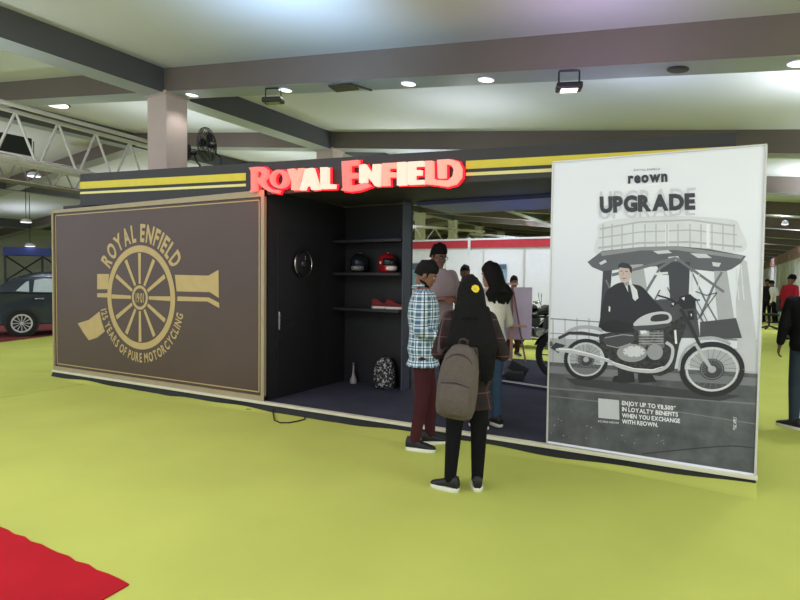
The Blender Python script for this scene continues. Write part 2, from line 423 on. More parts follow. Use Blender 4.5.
def polyflat(bm, pts):
    es = []; vs = [bm.verts.new(p) for p in pts]
    es = [bm.edges.new((vs[i], vs[(i+1) % len(vs)])) for i in range(len(vs))]
    bmesh.ops.triangle_fill(bm, edges=es, use_beauty=True)
bm = B()
for pl in ([(374, 243), (500, 246), (538, 224), (539, 330), (505, 308), (381, 305)],
           [(384, 324), (502, 328), (540, 348), (541, 368), (496, 343), (383, 341)],
           [(83, 240), (128, 240), (122, 297), (83, 297)], [(83, 312), (122, 312), (122, 328), (83, 327)],
           [(10, 425), (52, 412), (92, 380), (100, 420), (112, 455), (84, 478), (52, 489), (30, 458)]):
    polyflat(bm, [cpx(*p) for p in pl])
obj('cannon_emblem', bm, m_gold, panel, world=True)
def arc_text(s, r, h, a0, a1, inward, off, gap):
    def fn(u, v):
        a = a0+(a1-a0)*u; rr = r+(h*v if not inward else -h*v); return Vector((cx+rr*math.cos(a), -.003, cz+rr*math.sin(a)))
    return text_bm(B(), s, fn, off, gap)
R_ = math.radians
obj('lettering', arc_text('ROYAL ENFIELD', .76, .235, R_(149), R_(31), False, .035, .15), m_gold, panel, world=True)
obj('lettering', arc_text('125 YEARS OF PURE MOTORCYCLING', .875, .125, R_(193), R_(347), True, .03, .15), m_gold, panel, world=True)

# header
hy = .02
H = {k: V(*k, hy) for k in ((80, 174), (734, 132.5), (80, 206), (553, 184), (266, 195))}
xa, xb = H[(80, 174)].x, .05
zlt, zrt = H[(80, 174)].z, V(734, 132.5, hy).z
def zt_(x): return zlt+(zrt-zlt)*(x-xa)/(xb-xa)
zbl, zbr = 2.56, 2.43
def zb_(x): return zbl+(zbr-zbl)*(x-xa)/(xb-xa)
header = thing('header_fascia', 'long black fascia beam with yellow stripes spanning the top of the booth', 'fascia', (-4, hy, 2.5))
bar('fascia_board', Vector((xa, 0, zb_(xa))), Vector((xb, 0, zb_(xb))), Vector((xb, 0, zt_(xb))), Vector((xa, 0, zt_(xa))), hy, hy+.1, m_header, header)
def stripe(name, px0, px1, t0, t1, b0, b1, m):
    # t,b : y pixel at x=80 and x=520
    f = lambda y0, y1, px: y0+(y1-y0)*(px-80)/440
    P = [V(px0, f(b0, b1, px0), hy), V(px1, f(b0, b1, px1), hy), V(px1, f(t0, t1, px1), hy), V(px0, f(t0, t1, px0), hy)]
    bar(name, *P, hy-.004, hy-.0, m, header)
for a_, b_ in ((80.3, 246), (466, 742)):
    stripe('yellow_stripe', a_, b_, 182, 158, 189, 166.3, m_yellow)
    stripe('pale_stripe', a_, min(b_, 640), 192, 170, 194.2, 173.4, m_paley)
# booth ceiling
st('ceiling_booth', BX((XP0-4.2, .125, 2.55), (XE-.1, 1.85, 2.6)), mat('booth_soffit', (58, 54, 58), .7, var=.08))
st('ceiling_booth_rear', BX((-3.5, 1.6, 2.5), (XE-.1, 2.65, 2.545)), mat('soffit_blue_lit', (58, 64, 118), .5, var=.15, scale=1))  # bluish light on the rear soffit is put into its base colour
st('wall_partition_end', BX((-3.603, 1.40, .1), (-3.588, 1.61, 2.54)), mat('slate_panel', (70, 76, 92), .5, var=.1))
# illuminated letters
sign = thing('illuminated_sign', 'glowing red and white ROYAL ENFIELD letters on the black fascia', 'sign', (-3.4, -.02, 2.5))
L6 = lambda p: (240+p[0]/6.667, 150+p[1]/6.667); L7 = lambda p: (350+p[0]/6.667, 150+p[1]/6.667)
def circ(cx, cy, rx, ry, n=28): return [(cx+rx*math.cos(2*PI*k/n), cy+ry*math.sin(2*PI*k/n)) for k in range(n)]
pink = emis('sign_pink', (252, 132, 120), 1.0); mid = emis('sign_rose', (255, 176, 152), 1.0); pale = emis('sign_pale', (255, 226, 200), 1.05)
halo = emis('sign_halo', (215, 8, 26), 4.5)
LET = [('letter', 6, [(58, 117), (110, 111), (150, 112), (178, 135), (180, 172), (155, 203), (168, 235), (200, 260), (258, 268), (248, 288), (190, 277), (140, 242), (118, 215), (103, 212), (105, 270), (60, 280), (72, 262), (70, 140)], [[(103, 140), (132, 139), (144, 160), (133, 183), (103, 186)]], pink),
 ('letter', 6, circ(258, 192, 62, 62), [circ(252, 192, 32, 44)], pink),
 ('letter', 6, [(312, 128), (357, 122), (374, 165), (388, 122), (427, 120), (388, 205), (388, 265), (340, 266), (342, 205)], None, mid),
 ('letter', 6, [(434, 125), (482, 118), (525, 262), (474, 265), (468, 237), (434, 240), (426, 266), (395, 267)], [[(443, 208), (453, 180), (461, 206)]], pale),
 ('letter', 6, [(533, 115), (582, 114), (582, 228), (628, 228), (625, 255), (535, 258)], None, pale),
 ('letter', 7, [(-58, 75), (52, 65), (52, 98), (-5, 103), (-5, 152), (45, 152), (45, 185), (-5, 187), (-3, 238), (50, 231), (104, 218), (132, 238), (60, 265), (-10, 275), (-62, 268), (-50, 250)], None, pink),
 ('letter', 7, [(60, 100), (95, 92), (145, 165), (150, 95), (200, 92), (192, 240), (165, 240), (108, 165), (105, 213), (60, 220)], None, pale),
 ('letter', 7, [(212, 88), (305, 83), (303, 118), (252, 120), (252, 150), (298, 147), (296, 178), (252, 180), (256, 235), (205, 238)], None, mid),
 ('letter', 7, [(312, 82), (370, 78), (368, 232), (312, 235)], None, pale),
 ('letter', 7, [(385, 78), (488, 72), (488, 105), (428, 108), (428, 135), (472, 132), (470, 165), (428, 167), (428, 202), (490, 198), (488, 225), (385, 230)], None, pale),
 ('letter', 7, [(500, 72), (548, 70), (550, 190), (575, 196), (578, 232), (500, 225)], None, mid),
 ('letter', 7, [(580, 65), (660, 60), (715, 75), (738, 120), (735, 180), (700, 225), (640, 242), (582, 234), (582, 200), (650, 202), (682, 175), (690, 130), (675, 100), (640, 92), (632, 92), (632, 185), (585, 188)], None, mid)]
for nm, w, pl, hs, mm in LET:
    cv = L6 if w == 6 else L7
    yy = hy-.10
    P = [V(*cv(p), yy) for p in pl]; HH = [[V(*cv(p), yy) for p in h] for h in (hs or [])]
    bm = B(); prism(bm, [(p.x, p.z) for p in P], (0, yy, 0), (1, 0, 0), (0, 0, 1), (0, 1, 0), .05, [[(p.x, p.z) for p in h] for h in HH])
    lt = obj(nm, bm, mm, sign, world=True)
    bm = B()
    for lp in [P]+HH:
        tube(bm, [p+Vector((0, .075, 0)) for p in lp], .012, 6, closed=True)
    obj('halo_tube', bm, halo, lt, world=False)
    bpy.data.objects[lt.name].children if False else None
    k = bpy.data.objects.get('halo_tube')
# fix halo meshes into sign-local space
for o in list(bpy.data.objects):
    if o.name.startswith('halo_tube'): o.data.transform(Matrix.Translation(-sign.location))

for x_, z_ in ((-4.6, 2.62), (-4.1, 2.6), (-3.3, 2.58), (-2.75, 2.56)):
    l = bpy.data.lights.new('sign_glow', 'POINT'); l.energy = 2.6; l.color = (1, .03, .06); l.shadow_soft_size = 0
    o = bpy.data.objects.new('sign_glow', l); o.location = (x_, -.16, z_-.02); COL.objects.link(o)
# ------------------------------------------------------------------ interior wall details
dr_ = thing('door_1', None, None, (XP0, .62, .1)); dr_['kind'] = 'structure'
obj('door_leaf', BX((.0, -.42, .02), (.012, .42, 1.98), bev=.003), mat('door_black', (20, 20, 23), .5, var=.1), dr_)
h_ = obj('door_handle', BX((.012, -.395, .82), (.02, -.365, 1.04), bev=.004), m_chrome, dr_)
obj('lever', TB([(.02, -.38, .93), (.06, -.38, .93), (.065, -.36, .93), (.065, -.26, .928)], .009, 8), m_chrome, h_)
wc = thing('wall_ornament', 'round black wall ornament with thin chrome rim on the black door wall', 'wall ornament', (XP0+.0, .64, 1.72))
wc.location.x += .013
obj('disc', lathe(B(), [(.01, 0), (.15, 0), (.16, .02), (.14, .045), (.05, .05), (.01, .05)], axis='X'), m_plastic, wc, smooth='auto')
obj('rim', TB([(.035, .165*math.cos(k*PI/16), .165*math.sin(k*PI/16)) for k in range(32)], .008, 8, closed=True), m_chrome, wc, smooth=True)
bm = B(); tube(bm, [(.055, 0, 0), (.055, .02, .1)], .005, 6); tube(bm, [(.055, 0, 0), (.055, -.07, -.03)], .006, 6); obj('hand', bm, m_chrome, wc)
obj('centre_boss', lathe(B(), [(.005, .045), (.06, .045), (.05, .075), (.02, .08), (.005, .08)], axis='X'), m_steel, wc, smooth='auto')
for z, w in ((2.06, 'topmost black display shelf on the rear booth wall, empty'), (1.625, 'middle black display shelf carrying the two helmets'), (1.15, 'lowest black display shelf carrying the pair of shoes')):
    t = thing('wall_shelf', w, 'shelf', (-4.122, 1.618, z), group=None)
    obj('board', BX((-.515, -.29, -.035), (.515, -.002, 0), bev=.004), mat('shelf_black', (26, 26, 30), .45), t)
    obj('front_edge', BX((-.515, -.298, -.035), (.515, -.29, 0)), mat('shelf_edge', (34, 34, 40), .4), t)

def helmet(label, loc, rz, shell, accent, visor):
    t = thing('helmet', label, 'helmet', loc, rz)
    bm = B(); rings = []
    prof = [(.0, .085, .105, .0), (.02, .105, .13, .0), (.07, .118, .145, .0), (.13, .122, .148, -.002), (.19, .108, .132, -.006), (.235, .075, .095, -.01), (.255, .03, .04, -.01)]
    for z, rx, ry, dy in prof: rings.append(ell((0, dy, z), rx, ry, 28))
    loft(bm, rings); obj('shell', bm, shell, t, smooth=True)
    bm = B(); loft(bm, [ell((0, .045+d, z), rx, ry, 22) for z, rx, ry, d in ((.02, .06, .075, 0), (.035, .092, .108, .0), (.075, .1, .118, 0), (.09, .085, .1, -.01))]); obj('chin_bar', bm, accent, t, smooth=True)
    bm = B(); rg = []
    for z, k in ((.095, 1.0), (.125, 1.03), (.165, 1.0), (.185, .92)):
        rg.append([Vector((.119*k*math.sin(a), .146*k*math.cos(a)+.003, z)) for a in [R_(-70+140*i/14) for i in range(15)]])
    vv = [[bm.verts.new(p) for p in r] for r in rg]
    for i in range(3):
        for j in range(14): bm.faces.new((vv[i][j], vv[i][j+1], vv[i+1][j+1], vv[i+1][j]))
    bmesh.ops.solidify(bm, geom=bm.faces[:], thickness=.004)
    obj('visor', bm, visor, t, smooth=True)
    for sx in (-1, 1): obj('side_disc', lathe(B(), [(.005, 0), (.02, 0), (.018, .008), (.004, .01)], (sx*.115, .01, .13), 'X', 14), accent, t)
    bm = B(); tube(bm, [(.02*math.sin(i), -.13*math.cos(R_(15+i*13)), .02+.235*math.sin(R_(15+i*13))) for i in range(7)], .012, 8); obj('crown_stripe', bm, accent, t, smooth=True)
    return t
m_hsk = mat('helmet_black', (30, 30, 34), .25, var=.5, scale=25); m_hw = mat('helmet_white', (225, 222, 220), .3); m_hr = mat('helmet_red', (150, 24, 30), .3, var=.4, scale=12)
m_hg = mat('helmet_grey_pattern', (120, 118, 116), .35, var=.7, scale=30)
helmet('black and grey patterned full-face helmet on the middle shelf', (-4.3, 1.46, 1.627), R_(200), m_hsk, m_hg, m_glass)
helmet('red and black full-face helmet with white chin guard on the middle shelf', (-3.86, 1.47, 1.627), R_(-115), m_hr, m_hw, m_glass)

def shoe_bms(L=.27, w=.045, h=.09, ankle=.05):
    """one shoe pointing +Y, heel at y=-.06*, returns (upper, sole)"""
    up = B(); rs = []
    for y, hw, hh in ((-.3, .6, .75), (-.26, .82, 1.0), (-.1, .86, 1.0), (.08, .82, .86), (.25, .98, .62), (.42, 1.0, .48), (.56, .9, .38), (.66, .6, .28), (.695, .3, .18)):
        c = []; yy = y*L
        for k in range(14):
            a = 2*PI*k/14; c.append(Vector((w*hw*math.cos(a), yy, .018+max(-.25*h*hh*.2, h*hh*.5*(1+math.sin(a))))))
        rs.append(c)
    loft(up, rs); so = B()
    rs = [ell((0, .19*L, z), w*1.06*k, L*.515*k, 20, .8) for z, k in ((0, .96), (.008, 1.0), (.026, 1.0), (.03, .96))]
    loft(so, rs); return up, so
m_maroon = mat('maroon_suede', (110, 30, 34), .8, var=.15)
m_sole = mat('white_sole', (222, 220, 205), .5)
for i, (x, rz, lb) in enumerate(((-3.93, R_(-75), 'left one of the pair of maroon shoes with white soles on the lowest shelf'), (-3.70, R_(-80), 'right one of the pair of maroon shoes with white soles on the lowest shelf'))):
    t = thing('shoe', lb, 'shoe', (x-.075, 1.46-.03*i, 1.152), rz, group='maroon shoes on the lowest shelf')
    u, s = shoe_bms(.25, .044, .12); obj('upper', u, m_maroon, t, smooth=True); obj('sole', s, m_sole, t, smooth='auto')
    bm = B()
    for k in range(4): tube(bm, [(-.025, .02+k*.016, .105-k*.011), (0, .024+k*.016, .113-k*.011), (.025, .02+k*.016, .105-k*.011)], .003, 5)
    obj('lace', bm, m_sole, t)

def backpack(name, label, loc, rz, m, m2, sc=(1, 1, 1), rot=None, cat='backpack'):
    """back panel towards -Y, pocket towards +Y"""
    t = thing(name, label, cat, loc, rz, rot=rot); t.scale = sc
    bm = B(); rings = []
    for z, rx, ry, dy in ((0, .10, .05, 0), (.015, .14, .08, 0), (.06, .155, .095, 0), (.18, .16, .1, 0), (.30, .15, .09, -.003), (.38, .125, .075, -.01), (.43, .085, .055, -.015), (.45, .04, .03, -.02)):
        rings.append(ell((0, dy, z), rx, ry, 26, .75))
    loft(bm, rings); obj('main_bag', bm, m, t, smooth=True)
    bm = B(); loft(bm, [ell((0, .075, z), rx, ry, 20, .75) for z, rx, ry in ((.03, .09, .03), (.045, .12, .05), (.12, .128, .055), (.2, .12, .045), (.235, .1, .025))]); p = obj('front_pocket', bm, m, t, smooth=True)
    obj('zip', TB([(x_, .113-abs(x_)*.12, .232-abs(x_)*.15) for x_ in (-.11, -.08, -.04, 0, .04, .08, .11)], .004, 6), m2, p)
    obj('zip', TB([(.13*math.sin(R_(a)), .068-abs(a)*.0003, .27+.13*math.cos(R_(a))) for a in range(-80, 81, 16)], .004, 6), m2, t)
    obj('handle', TB([(-.035, -.03, .44), (-.03, -.03, .475), (0, -.03, .485), (.03, -.03, .475), (.035, -.03, .44)], .008, 8), m2, t, smooth=True)
    for sx in (-1, 1):
        obj('shoulder_strap', TB([(sx*.06, -.06, .43), (sx*.08, -.13, .42), (sx*.095, -.16, .33), (sx*.11, -.15, .2), (sx*.12, -.1, .09), (sx*.13, -.06, .05)], [.012, .02, .022, .02, .01, .006], 8), m2, t, smooth=True)
    return t
m_camo = mat('camo_fabric', (46, 46, 48), .8, var=.95, scale=34)
nt = m_camo.node_tree; rr_ = [n for n in nt.nodes if n.type == 'VALTORGB'][0]; rr_.color_ramp.elements[0].color = (.008, .008, .009, 1); rr_.color_ramp.elements[1].color = (.45, .44, .42, 1); rr_.color_ramp.elements[0].position = .52; rr_.color_ramp.elements[1].position = .62
m_strap = mat('strap_black', (22, 22, 24), .8)
backpack('backpack', 'black and white patterned backpack standing on the stage by the rear wall', (-3.86, 1.42, .1), R_(180+20), m_camo, m_strap, (.92, .95, .9))
# small pale bottle
bt = thing('spray_bottle', 'small pale bottle with slim neck on the floor in the rear corner of the booth', 'bottle', (-4.42, 1.52, .1))
obj('body', lathe(B(), [(.01, 0), (.045, 0), (.05, .01), (.05, .05), (.03, .09), (.014, .15), (.012, .24), (.008, .25)], seg=18), mat('pale_plastic', (150, 148, 146), .4), bt, smooth='auto')
obj('cap', lathe(B(), [(.006, .25), (.016, .25), (.016, .285), (.006, .29)], seg=14), mat('grey_cap', (100, 100, 104), .4), bt)

# ------------------------------------------------------------------ poster wall
YP = -.02
poster = thing('poster_panel', 'tall white-framed black and white UPGRADE motorcycle poster at the right end', 'poster', (-.54, YP, .1))
cTL, cTR, cBR, cBL = V(553, 163, YP), V(767, 145.5, YP), V(755.5, 476.5, YP), V(547, 443, YP)
bar('board', cBL, cBR, cTR, cTL, YP, YP+.032, m_white, poster)
bar('frame_post', cBR+Vector((-.008, 0, 0)), cBR+Vector((.006, 0, 0)), cTR+Vector((.004, 0, .004)), cTR+Vector((-.010, 0, 0)), YP-.01, YP+.034, m_alu, poster)
bar('frame_post', cBL+Vector((-.006, 0, 0)), cBL+Vector((.006, 0, 0)), cTL+Vector((.006, 0, 0)), cTL+Vector((-.006, 0, 0)), YP-.01, YP+.034, m_alu, poster)
bar('frame_rail', cTL, cTR, cTR+Vector((0, 0, .012)), cTL+Vector((0, 0, .012)), YP-.01, YP+.034, m_alu, poster)
_k = [0]
def pm(g):
    g = int(g); return mat('print_grey_%d' % g, (g, g+1, g+9), .5, var=.05, scale=6)
def ink(name, polys, m, parent=None, fixed=None):
    _k[0] += 1; y = YP-.0006-.0001*_k[0] if fixed is None else fixed
    groups = [[p] for p in polys] if (1 < len(polys) <= 8 and 'ring' not in name and 'wheel' not in name and 'rim' not in name) else [polys]
    for gp in groups:
        bm = B()
        for pl in gp:
            polyflat(bm, [V(*p, y) for p in pl]); y -= .000012
        o = obj(name, bm, m, parent or poster, world=True)
    return o
def stroke(pts, w):
    """px polyline -> polygon"""
    L_, R2 = [], []; n = len(pts); ws = w if isinstance(w, (list, tuple)) else [w]*n
    for i, p in enumerate(pts):
        a = pts[max(0, i-1)]; b = pts[min(n-1, i+1)]; dx, dy = b[0]-a[0], b[1]-a[1]; l = math.hypot(dx, dy) or 1
        nx, ny = -dy/l*ws[i]/2, dx/l*ws[i]/2
        L_.append((p[0]+nx, p[1]+ny)); R2.append((p[0]-nx, p[1]-ny))
    return L_+R2[::-1]
def arcp(cx, cy, rx, ry, a0, a1, n=16): return [(cx+rx*math.cos(R_(a0+(a1-a0)*i/n)), cy+ry*math.sin(R_(a0+(a1-a0)*i/n))) for i in range(n+1)]
def sm(pts, closed=False, n=5):
    m = len(pts); out = []
    for i in range(m if closed else m-1):
        g = (lambda j: pts[j % m]) if closed else (lambda j: pts[min(max(j, 0), m-1)])
        p0, p1, p2, p3 = g(i-1), g(i), g(i+1), g(i+2)
        for k in range(n):
            t = k/n; out.append(tuple(.5*((2*p1[a])+(-p0[a]+p2[a])*t+(2*p0[a]-5*p1[a]+4*p2[a]-p3[a])*t*t+(-p0[a]+3*p1[a]-3*p2[a]+p3[a])*t**3) for a in (0, 1)))
    if not closed: out.append(pts[-1])
    return out
def ring_polys(cx, cy, rx, ry, w): return [stroke(arcp(cx, cy, rx, ry, 0, 180), w), stroke(arcp(cx, cy, rx, ry, 180, 360), w)]
# printed sky (a printed tone, fixed to the poster)
m_sky = bpy.data.materials.new('printed_sky'); m_sky.use_nodes = True; nt = m_sky.node_tree
tcn = nt.nodes.new('ShaderNodeTexCoord'); sp = nt.nodes.new('ShaderNodeSeparateXYZ'); rp = nt.nodes.new('ShaderNodeValToRGB'); mr = nt.nodes.new('ShaderNodeMapRange'); mr.inputs[2].default_value = 2.5
nt.links.new(tcn.outputs['Object'], sp.inputs[0]); nt.links.new(sp.outputs['Z'], mr.inputs[0]); nt.links.new(mr.outputs[0], rp.inputs[0]); nt.links.new(rp.outputs[0], nt.nodes['Principled BSDF'].inputs['Base Color'])
rp.color_ramp.elements[0].position = .25; rp.color_ramp.elements[0].color = (*lin((204, 206, 220)), 1); rp.color_ramp.elements[1].position = .8; rp.color_ramp.elements[1].color = (*lin((234, 235, 247)), 1)
nt.nodes['Principled BSDF'].inputs['Roughness'].default_value = .45
ink('printed_sky', [[(554.5, 165), (764.5, 148), (757.7, 376), (549, 366)]], m_sky)
m_road = mat('printed_road', (84, 86, 92), .5, var=.35, scale=7, detail=8)
ink('printed_road', [[(549.3, 362), (757.8, 373), (754, 473.5), (548, 441)]], m_road)
ink('printed_road_light', [[(549, 366), (757, 378), (756.6, 386), (549, 373)], stroke([(549, 388), (610, 393), (757, 404)], 1.5), stroke([(549, 396), (640, 406), (756, 424)], 1.0)], pm(118))
ink('printed_road_crack', [stroke(sm([(642, 454), (690, 449), (730, 446), (754, 448)]), 1.2)], pm(48))
random.seed(5)
ink('printed_pebbles', [[(x+dx*s, y+dy*s*.7) for dx, dy in ((-1, 0), (0, -1), (1, 0), (0, 1))] for x, y, s in [(random.uniform(551, 665), random.uniform(408, 445), random.uniform(.4, 1.0)) for _ in range(46)] if y < 436+(x-551)*.1 and not (597 < x < 684 and 395 < y < 428)], pm(165))
ink('printed_skyline', [[(549, 338), (600, 340), (600, 364), (549, 362)], [(690, 345), (757.5, 350), (757.3, 374), (690, 368)]], pm(172))
ink('printed_fence', [stroke([(549, 318.5), (600, 322)], 1.2), stroke([(549, 333), (600, 336)], .8)]+[stroke([(x, 318), (x, 362)], .7) for x in (553, 565, 577, 589)]+[stroke([(690, 337), (757, 341)], 2)], pm(130))
ink('printed_building', [[(741, 258), (747, 262), (757, 345), (757, 372), (738, 370), (736, 300)]], pm(188))
# tower platform
ink('printed_tower_drum', [sm([(604, 222), (660, 216), (728, 219), (740, 228), (742, 252), (670, 250), (600, 256), (598, 235)], True)], pm(214))
ink('printed_tower_rail', [stroke([(600, 229), (640, 222), (690, 220), (735, 226)], 1.6), stroke([(599, 238), (640, 232), (690, 230), (737, 235)], 1.2), stroke([(598, 248), (640, 243), (690, 242), (742, 247)], 2.0)]+[stroke([(x, 224), (x, 250)], 1.2) for x in (603, 612, 622, 633, 645, 656, 667, 678, 690, 701, 712, 723, 734)], pm(178))
ink('printed_tower_light_post', [stroke([(x, 224), (x, 248)], 3) for x in (667, 708)], pm(232))
ink('printed_tower_deck', [[(587.5, 262), (602, 251), (640, 247), (676, 246), (710, 249), (746, 256), (741, 263), (732, 269), (722, 272.5), (700, 270), (660, 266), (620, 269), (604, 272), (592, 267)]], pm(92))
ink('printed_deck_plate', [[(600, 252), (640, 247), (676, 246), (744, 256), (741, 259), (676, 250), (640, 250.5), (602, 256)]], pm(140))
ink('printed_deck_gap', [[(599, 263), (605, 259.5), (607, 262), (601, 265)], [(653, 251), (668, 250), (672, 253), (658, 254)], [(690, 253), (706, 254), (712, 258), (698, 258)], [(712, 262), (721, 263), (719, 267), (713, 266)], [(668, 257), (678, 256), (680, 260), (670, 261)]], pm(205))
ink('printed_tower_core', [[(668, 262), (690, 262), (688, 316), (671, 316)], [(603, 271), (612, 270), (608, 318), (600, 320)], [(655, 263), (690, 262), (680, 275), (662, 275)]], pm(62))
ink('printed_tower_leg', [[(629, 265), (643, 264), (652, 318), (640, 318), (633, 290)], [(714, 271), (727, 271), (737, 337), (720, 337), (716, 300)]], pm(168))
ink('printed_tower_strut', [stroke(p, w) for p, w in (([(612, 275), (640, 268), (676, 258)], 3), ([(641, 300), (660, 268), (676, 258)], 2.6), ([(676, 258), (700, 275), (724, 292)], 2.6), ([(700, 318), (714, 285), (722, 272)], 2.4), ([(606, 280), (624, 318)], 2), ([(690, 300), (712, 337)], 2), ([(640, 318), (660, 300), (700, 300)], 2), ([(645, 318), (660, 290)], 1.6), ([(690, 268), (705, 300), (722, 330)], 1.6))], pm(110))
ink('printed_tower_lit_bar', [stroke([(655, 274), (668, 273)], 2.4), stroke([(692, 272), (692, 292)], 1.2), stroke([(699, 274), (698, 296)], 1.0), stroke([(741, 265), (744, 300)], 1.2), stroke([(736, 268), (739, 300)], 1.0)], pm(214))
ink('printed_dark_base', [[(700, 322), (736, 318), (742, 338), (700, 340)], [(655, 300), (695, 298), (700, 338), (655, 338)]], pm(70))
# printed man in suit (his coat, face, shirt)
ink('printed_coat', [sm([(610, 288), (616, 284), (624, 282), (632, 284), (641, 286), (648, 293), (656, 302), (664, 311), (667, 318), (655, 322), (640, 326), (618, 328), (600, 328), (599.5, 322), (603, 302), (606, 292)], True, 3)], pm(36))
ink('printed_legs', [[(616, 326), (632, 326), (634, 380), (618, 380)], [(636, 326), (652, 326), (650, 380), (638, 380)]], pm(42))
ink('printed_boot', [[(614, 376), (634, 374), (635, 382), (618, 384), (612, 381)], [(640, 374), (652, 374), (656, 381), (640, 382)]], pm(30))
ink('printed_shirt', [[(624.2, 283.5), (631, 283), (637, 290), (638.5, 298), (635, 301), (629, 294)]], pm(215))
ink('printed_tie', [[(627.5, 285), (630, 285), (632, 294), (633.2, 301), (631, 303), (628.5, 294)]], pm(40))
ink('printed_pocket', [[(608.8, 306), (610.4, 307), (610, 312), (608.6, 311)]], pm(220))
ink('printed_neck', [[(622, 279), (629, 280), (629, 285), (625, 286)]], pm(150))
ink('printed_face', [[(618.4, 269), (621, 266.5), (628, 266.5), (631, 270), (631.3, 276), (629, 281.5), (624.5, 283), (621, 281.5), (619, 276)]], mat('print_face', (196, 176, 172), .5))
ink('printed_hair', [[(618, 269), (618.5, 264.5), (622, 262.5), (628, 263.5), (631.8, 267), (632, 273.5), (630.2, 272), (629, 268.6), (624, 268), (620, 267.4)]], pm(44))
ink('printed_facial_features', [stroke([(620.2, 271.3), (622.6, 271.1)], .7), stroke([(625, 271.2), (628, 271.6)], .7), stroke([(622, 278.6), (626, 278.2)], .7), stroke([(623.4, 272), (622.8, 275.6)], .4)], pm(80))
# printed motorcycle
bp_ = lambda *p: [(545+a/3.72, 290+b/3.72) for a, b in p]
ink('printed_shadow', [[(565, 378), (600, 380), (690, 390), (742, 396), (720, 401), (640, 394), (575, 385)]], pm(56))
for nm, cx_, cy_, rx, ry in (('printed_rear_wheel', 586, 359.5, 22, 20.5), ('printed_front_wheel', 712, 369.3, 32.5, 27)):
    w = ink(nm, ring_polys(cx_, cy_, rx*.93, ry*.93, rx*.16), pm(30))
    ink('printed_rim', ring_polys(cx_, cy_, rx*.78, ry*.78, rx*.07), pm(205))
    ink('printed_spokes', [stroke([(cx_+rx*.2*math.cos(a), cy_+ry*.2*math.sin(a)), (cx_+rx*.76*math.cos(a+.25), cy_+ry*.76*math.sin(a+.25))], .45) for a in [2*PI*k/22 for k in range(22)]], pm(120))
    ink('printed_disc', [circ(cx_, cy_, rx*.38, ry*.4)], pm(58)); ink('printed_disc_ring', ring_polys(cx_, cy_, rx*.33, ry*.35, 1), pm(110))
    ink('printed_hub', [circ(cx_, cy_, rx*.13, ry*.13)], pm(170))
ink('printed_frame', [bp_((200, 165), (330, 145), (345, 128), (480, 118), (520, 90), (530, 120), (500, 200), (480, 300), (430, 320), (300, 305), (250, 270), (205, 215))], mat('print_frame', (46, 47, 51), .5, var=.75, scale=34))
ink('printed_fender', [stroke(sm(bp_((60, 205), (68, 175), (95, 150), (135, 138), (180, 140), (215, 152))), 3.4), stroke(sm(bp_((498, 300), (505, 255), (530, 215), (570, 192))), 2.2), stroke(sm(bp_((570, 182), (620, 178), (665, 188), (690, 202))), 3)], pm(168))
ink('printed_tail', [stroke(bp_((50, 180), (90, 160), (140, 160), (200, 170)), 3), bp_((20, 215), (40, 195), (75, 205), (50, 235))], pm(50))
ink('printed_tail_lamp', [bp_((5, 195), (25, 190), (30, 205), (10, 215))], pm(90))
ink('printed_seat', [sm(bp_((205, 135), (225, 118), (262, 112), (300, 120), (335, 135), (325, 155), (280, 158), (225, 155)), True)], pm(24))
ink('printed_tank', [sm(bp_((328, 128), (350, 105), (385, 88), (430, 80), (462, 86), (472, 108), (455, 125), (400, 132), (345, 135)), True)], pm(196))
ink('printed_tank_panel', [sm(bp_((398, 98), (425, 90), (455, 92), (460, 108), (435, 116), (395, 116)), True)], pm(48))
ink('printed_tank_low', [sm(bp_((330, 135), (400, 130), (460, 124), (470, 132), (430, 142), (345, 150)), True)], pm(70))
ink('printed_side_cover', [sm(bp_((220, 175), (290, 162), (330, 165), (325, 195), (270, 215), (228, 205)), True)], pm(66)); ink('printed_side_cover_line', [stroke(bp_((222, 178), (290, 166), (328, 170)), .8), stroke(bp_((228, 205), (270, 215), (320, 198)), .8)], pm(160))
ink('printed_cylinder', [bp_((345, 150), (440, 150), (445, 215), (350, 215))], mat('print_engine', (92, 94, 98), .5, var=.8, scale=38))
ink('printed_fins', [stroke(bp_((350, y), (440, y)), .6) for y in (160, 170, 180, 190, 200)]+[bp_((352, 150), (385, 152), (388, 168), (356, 168))], pm(175))
ink('printed_crankcase', [[(632+16*math.cos(t_)*.95, 353+9*math.sin(t_)) for t_ in [2*PI*k/24 for k in range(24)]], [(655+8*math.cos(t_), 352+8*math.sin(t_)) for t_ in [2*PI*k/18 for k in range(18)]]], pm(148))
ink('printed_crankcase_cover', [[(634+11*math.cos(t_), 351.5+5.6*math.sin(t_)) for t_ in [2*PI*k/24 for k in range(24)]]], pm(205))
ink('printed_crankcase_bolts', [circ(634+10*math.cos(t_), 351.5+5*math.sin(t_), .6, .6, 8) for t_ in [2*PI*k/8 for k in range(8)]], pm(60))
ink('printed_exhaust', [stroke(sm(bp_((235, 262), (280, 285), (330, 298), (400, 303), (445, 290), (470, 258), (474, 215), (450, 195))), 3.2), stroke(sm(bp_((40, 222), (90, 225), (160, 240), (240, 265))), [2.2, 3, 4, 4.6, 4.8, 5, 5, 5, 5, 4.8, 4.6, 4.2, 4, 3.6, 3.2, 3])], pm(186))
ink('printed_exhaust_shine', [stroke(bp_((50, 219), (100, 222), (170, 238), (235, 258)), 1.0), stroke(bp_((250, 268), (330, 292), (400, 297), (440, 285)), .8)], pm(238))
ink('printed_footpeg', [bp_((270, 318), (300, 300), (320, 320), (310, 345), (275, 345)), bp_((345, 320), (380, 318), (420, 342), (350, 346))], pm(34))
ink('printed_fork', [stroke(bp_((505, 70), (545, 140), (580, 215)), 3.4)], pm(40)); ink('printed_fork_lower', [stroke(bp_((563, 205), (590, 250), (618, 292)), [3, 4.4, 3.4])], pm(178))
